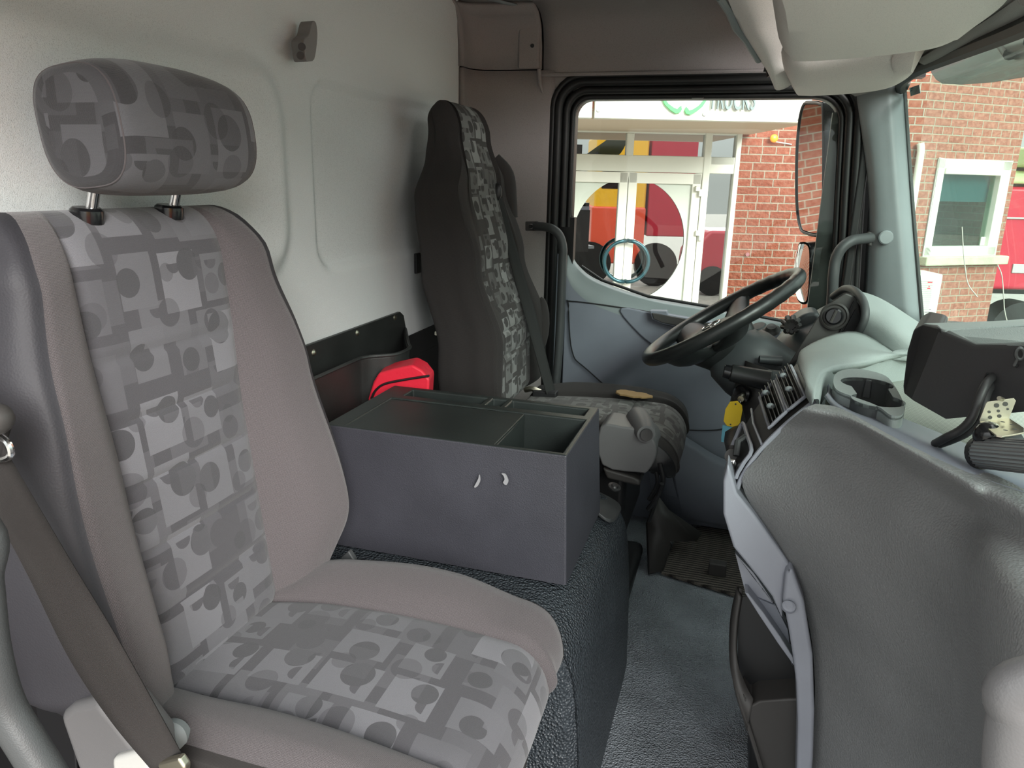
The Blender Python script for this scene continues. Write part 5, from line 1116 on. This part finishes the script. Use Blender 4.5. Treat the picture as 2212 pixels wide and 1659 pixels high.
MB().b2((Hp(2170, 400, DL).x, DL + .3, Hp(2150, 640, DL).z), (b.x, DL + 1.5, Hp(2150, 370, DL).z + .2)).build('cab_glass', M_['blackg'], rc_)
for x in (Hp(2205, 560, DL).x,): MB().b2((x - .1, DL - .02, Hp(2200, 590, DL).z), (x + .3, DL + .05, Hp(2200, 570, DL).z)).build('tail_lamp', M_['lightgrey'], rc_, bevel=.01)
MB().cyl((a.x + .7, DL - .05, GZ + .42), (a.x + .7, DL + .3, GZ + .42), .42, n=28).build('wheel', M_['rubber'], rc_)
# lorry behind the camera: seen only as a reflection in the entrance glass
rl2 = thing('parked_lorry', 'red and yellow lorry reflected in the entrance glass', 'lorry', None, mat=MF.copy())
yz = -2.2
MB().b2((1.8, yz - 2.2, GZ + .55), (3.0, yz, 2.15)).build('cab', M_['yelpaint'], rl2, bevel=.10)
MB().b2((1.95, yz - .01, .95), (2.5, yz + .01, 1.55)).build('side_window', M_['blackg'], rl2, bevel=.03)
MB().b2((3.05, yz - 2.2, -.1), (4.1, yz, 2.3)).build('cargo_body', M_['redpaint'], rl2, bevel=.03)
MB().b2((1.75, yz - 2.0, GZ + .5), (3.0, yz + .05, .55)).build('lower_cab', M_['orgpaint'], rl2, bevel=.05)
for x in (1.75, 3.3): MB().cyl((x, yz - .05, GZ + .5), (x, yz + .12, GZ + .5), .5, n=28).build('wheel', M_['rubber'], rl2)
rcar = thing('parked_car', 'dark red car reflected in the right hand entrance door', 'car', None, mat=MF.copy())
MB().prism([V((3.75, yz + 1.4, GZ + .25)), V((6.5, yz + 1.4, GZ + .25)), V((6.6, yz + 1.4, GZ + .85)), V((5.8, yz + 1.4, GZ + .95)), V((5.3, yz + 1.4, GZ + 1.4)), V((4.2, yz + 1.4, GZ + 1.4)), V((3.8, yz + 1.4, GZ + .95))], (0, -1.15, 0)).build('body', M_['redpaint'], rcar, bevel=.08)
for x in (4.3, 6.0): MB().cyl((x, yz + 1.3, GZ + .32), (x, yz + 1.45, GZ + .32), .32, n=24).build('wheel', M_['rubber'], rcar)
LOCAL = False
# ---------------------------------------------------------------- door mirrors and outside visor
mr = thing('door_mirror', 'tall black door mirror outside the driver window reflecting brick', 'mirror', Y(1770, 370, 2.6))
P4 = [Y(1731, 222, 2.74), Y(1776, 224, 2.56), Y(1779, 506, 2.56), Y(1727, 492, 2.74)]
v1, v2 = (P4[1] - P4[0]), (P4[3] - P4[0]); nm_ = v1.cross(v2).normalized()
if nm_.x > 0: nm_ = -nm_
def onm(px, py): 
    r = ray(px, py); return CAM + r * ((P4[0] - CAM).dot(nm_) / r.dot(nm_))
ol = spline([onm(x, y) for x, y in ((1746, 222), (1772, 224), (1779, 240), (1780, 370), (1777, 490), (1766, 507), (1742, 503), (1730, 492), (1722, 440), (1722, 330), (1728, 260), (1736, 228))], 4, closed=True)
cc = sum(ol, V()) / len(ol)
back = [cc + (p - cc) * 1.03 for p in ol]
sh_r = [[p for p in back], [p - nm_ * .085 for p in back], [cc + (p - cc) * .9 - nm_ * .12 for p in back], [cc + (p - cc) * .4 - nm_ * .13 for p in back]]
MB().grid(sh_r, close=True).build('mirror_housing', M_['blackg'], mr, smooth=60)
sp_ = Vector(cc)
MB().prism([cc + (p - cc) * .97 + nm_ * .001 for p in ol], -nm_ * .004).build('mirror_glass', M_['mirror'], mr)
MB().tube([cc + (p - cc) * 1.0 + nm_ * .002 for p in ol], .004, 8, closed=True).build('glass_rim', M_['black'], mr)
MB().tube([cc - nm_ * .06 + V((0, 0, .08)), V((cc.x + .2, 2.42, cc.z + .10))], .028, 10).tube([cc - nm_ * .06 + V((0, 0, -.14)), V((cc.x + .2, 2.42, cc.z - .22))], .02, 10).build('mirror_arm', M_['black'], mr)
mr2 = thing('wide_angle_mirror', 'small black wide angle mirror below the tall door mirror', 'mirror', Y(1750, 590, 2.6))
P4 = [Y(1722, 530, 2.74), Y(1752, 532, 2.58), Y(1752, 650, 2.58)]
v1, v2 = (P4[1] - P4[0]), (P4[2] - P4[1]); nm_ = v1.cross(v2).normalized()
if nm_.x > 0: nm_ = -nm_
ol = spline([onm(x, y) for x, y in ((1730, 526), (1746, 530), (1750, 560), (1746, 640), (1736, 654), (1722, 642), (1715, 600), (1718, 560), (1724, 534))], 4, closed=True)
cc = sum(ol, V()) / len(ol)
back = [cc + (p - cc) * 1.05 for p in ol]
MB().grid([back, [p - nm_ * .04 for p in back], [cc + (p - cc) * .9 - nm_ * .09 for p in back], [cc + (p - cc) * .3 - nm_ * .10 for p in back]], close=True).build('mirror_housing', M_['blackg'], mr2, smooth=60)
dn_ = MB(); N_ = 8
dn_.grid([[cc + (p - cc) * (.98 * k / N_) + nm_ * (.002 + .010 * (1 - (k / N_) ** 2)) for p in ol] for k in range(1, N_ + 1)], close=True).add([cc + (p - cc) * (.98 / N_) + nm_ * (.0119) for p in ol], [list(range(len(ol)))])
dn_.build('mirror_glass', M_['mirror'], mr2, smooth=80)
MB().tube([cc - nm_ * .06, V((cc.x + .2, 2.42, cc.z + .0))], .045, 12, sq=(1, .6)).build('mirror_arm', M_['black'], mr2)
ov = thing('outside_sun_visor', 'smoked translucent sun visor outside above the windscreen', 'sun visor', X(2150, 100, .62))
vp = [X(x, y, .64) for x, y in ((1995, -60), (2002, 60), (2006, 130), (2012, 158), (2022, 172), (2036, 181), (2075, 183), (2140, 178), (2212, 166), (2400, 110), (2400, -60))]
MB().prism(vp, (.006, 0, 0)).build('visor_sheet', M_['visor'], ov)
MB().tube([X(2160, 50, .63), X(2176, 85, .63), X(2185, 115, .63)], [.04, .03, .02], 10).tube([X(2178, 100, .63), X(2230, 88, .63)], .02, 10).build('visor_bracket', M_['black'], ov)
wr_ = thing('windscreen_reflection', 'thin white reflections on the windscreen, built as solid strands', 'reflection_strand', X(2090, 560, .5))
MB().tube(spline([Y(2078, 490, 1.85), Y(2081, 540, 1.85), Y(2085, 580, 1.85), Y(2092, 615, 1.85), Y(2112, 642, 1.84)], 5), .0011, 6).build('reflection_strand', M_['white'], wr_)  # white windscreen reflections put in as thin solid strands
MB().tube(spline([Y(2155, 572, 1.7), Y(2164, 595, 1.7), Y(2168, 640, 1.7), Y(2170, 670, 1.7), Y(2178, 705, 1.7)], 5), .0010, 6).build('reflection_strand', M_['white'], wr_)
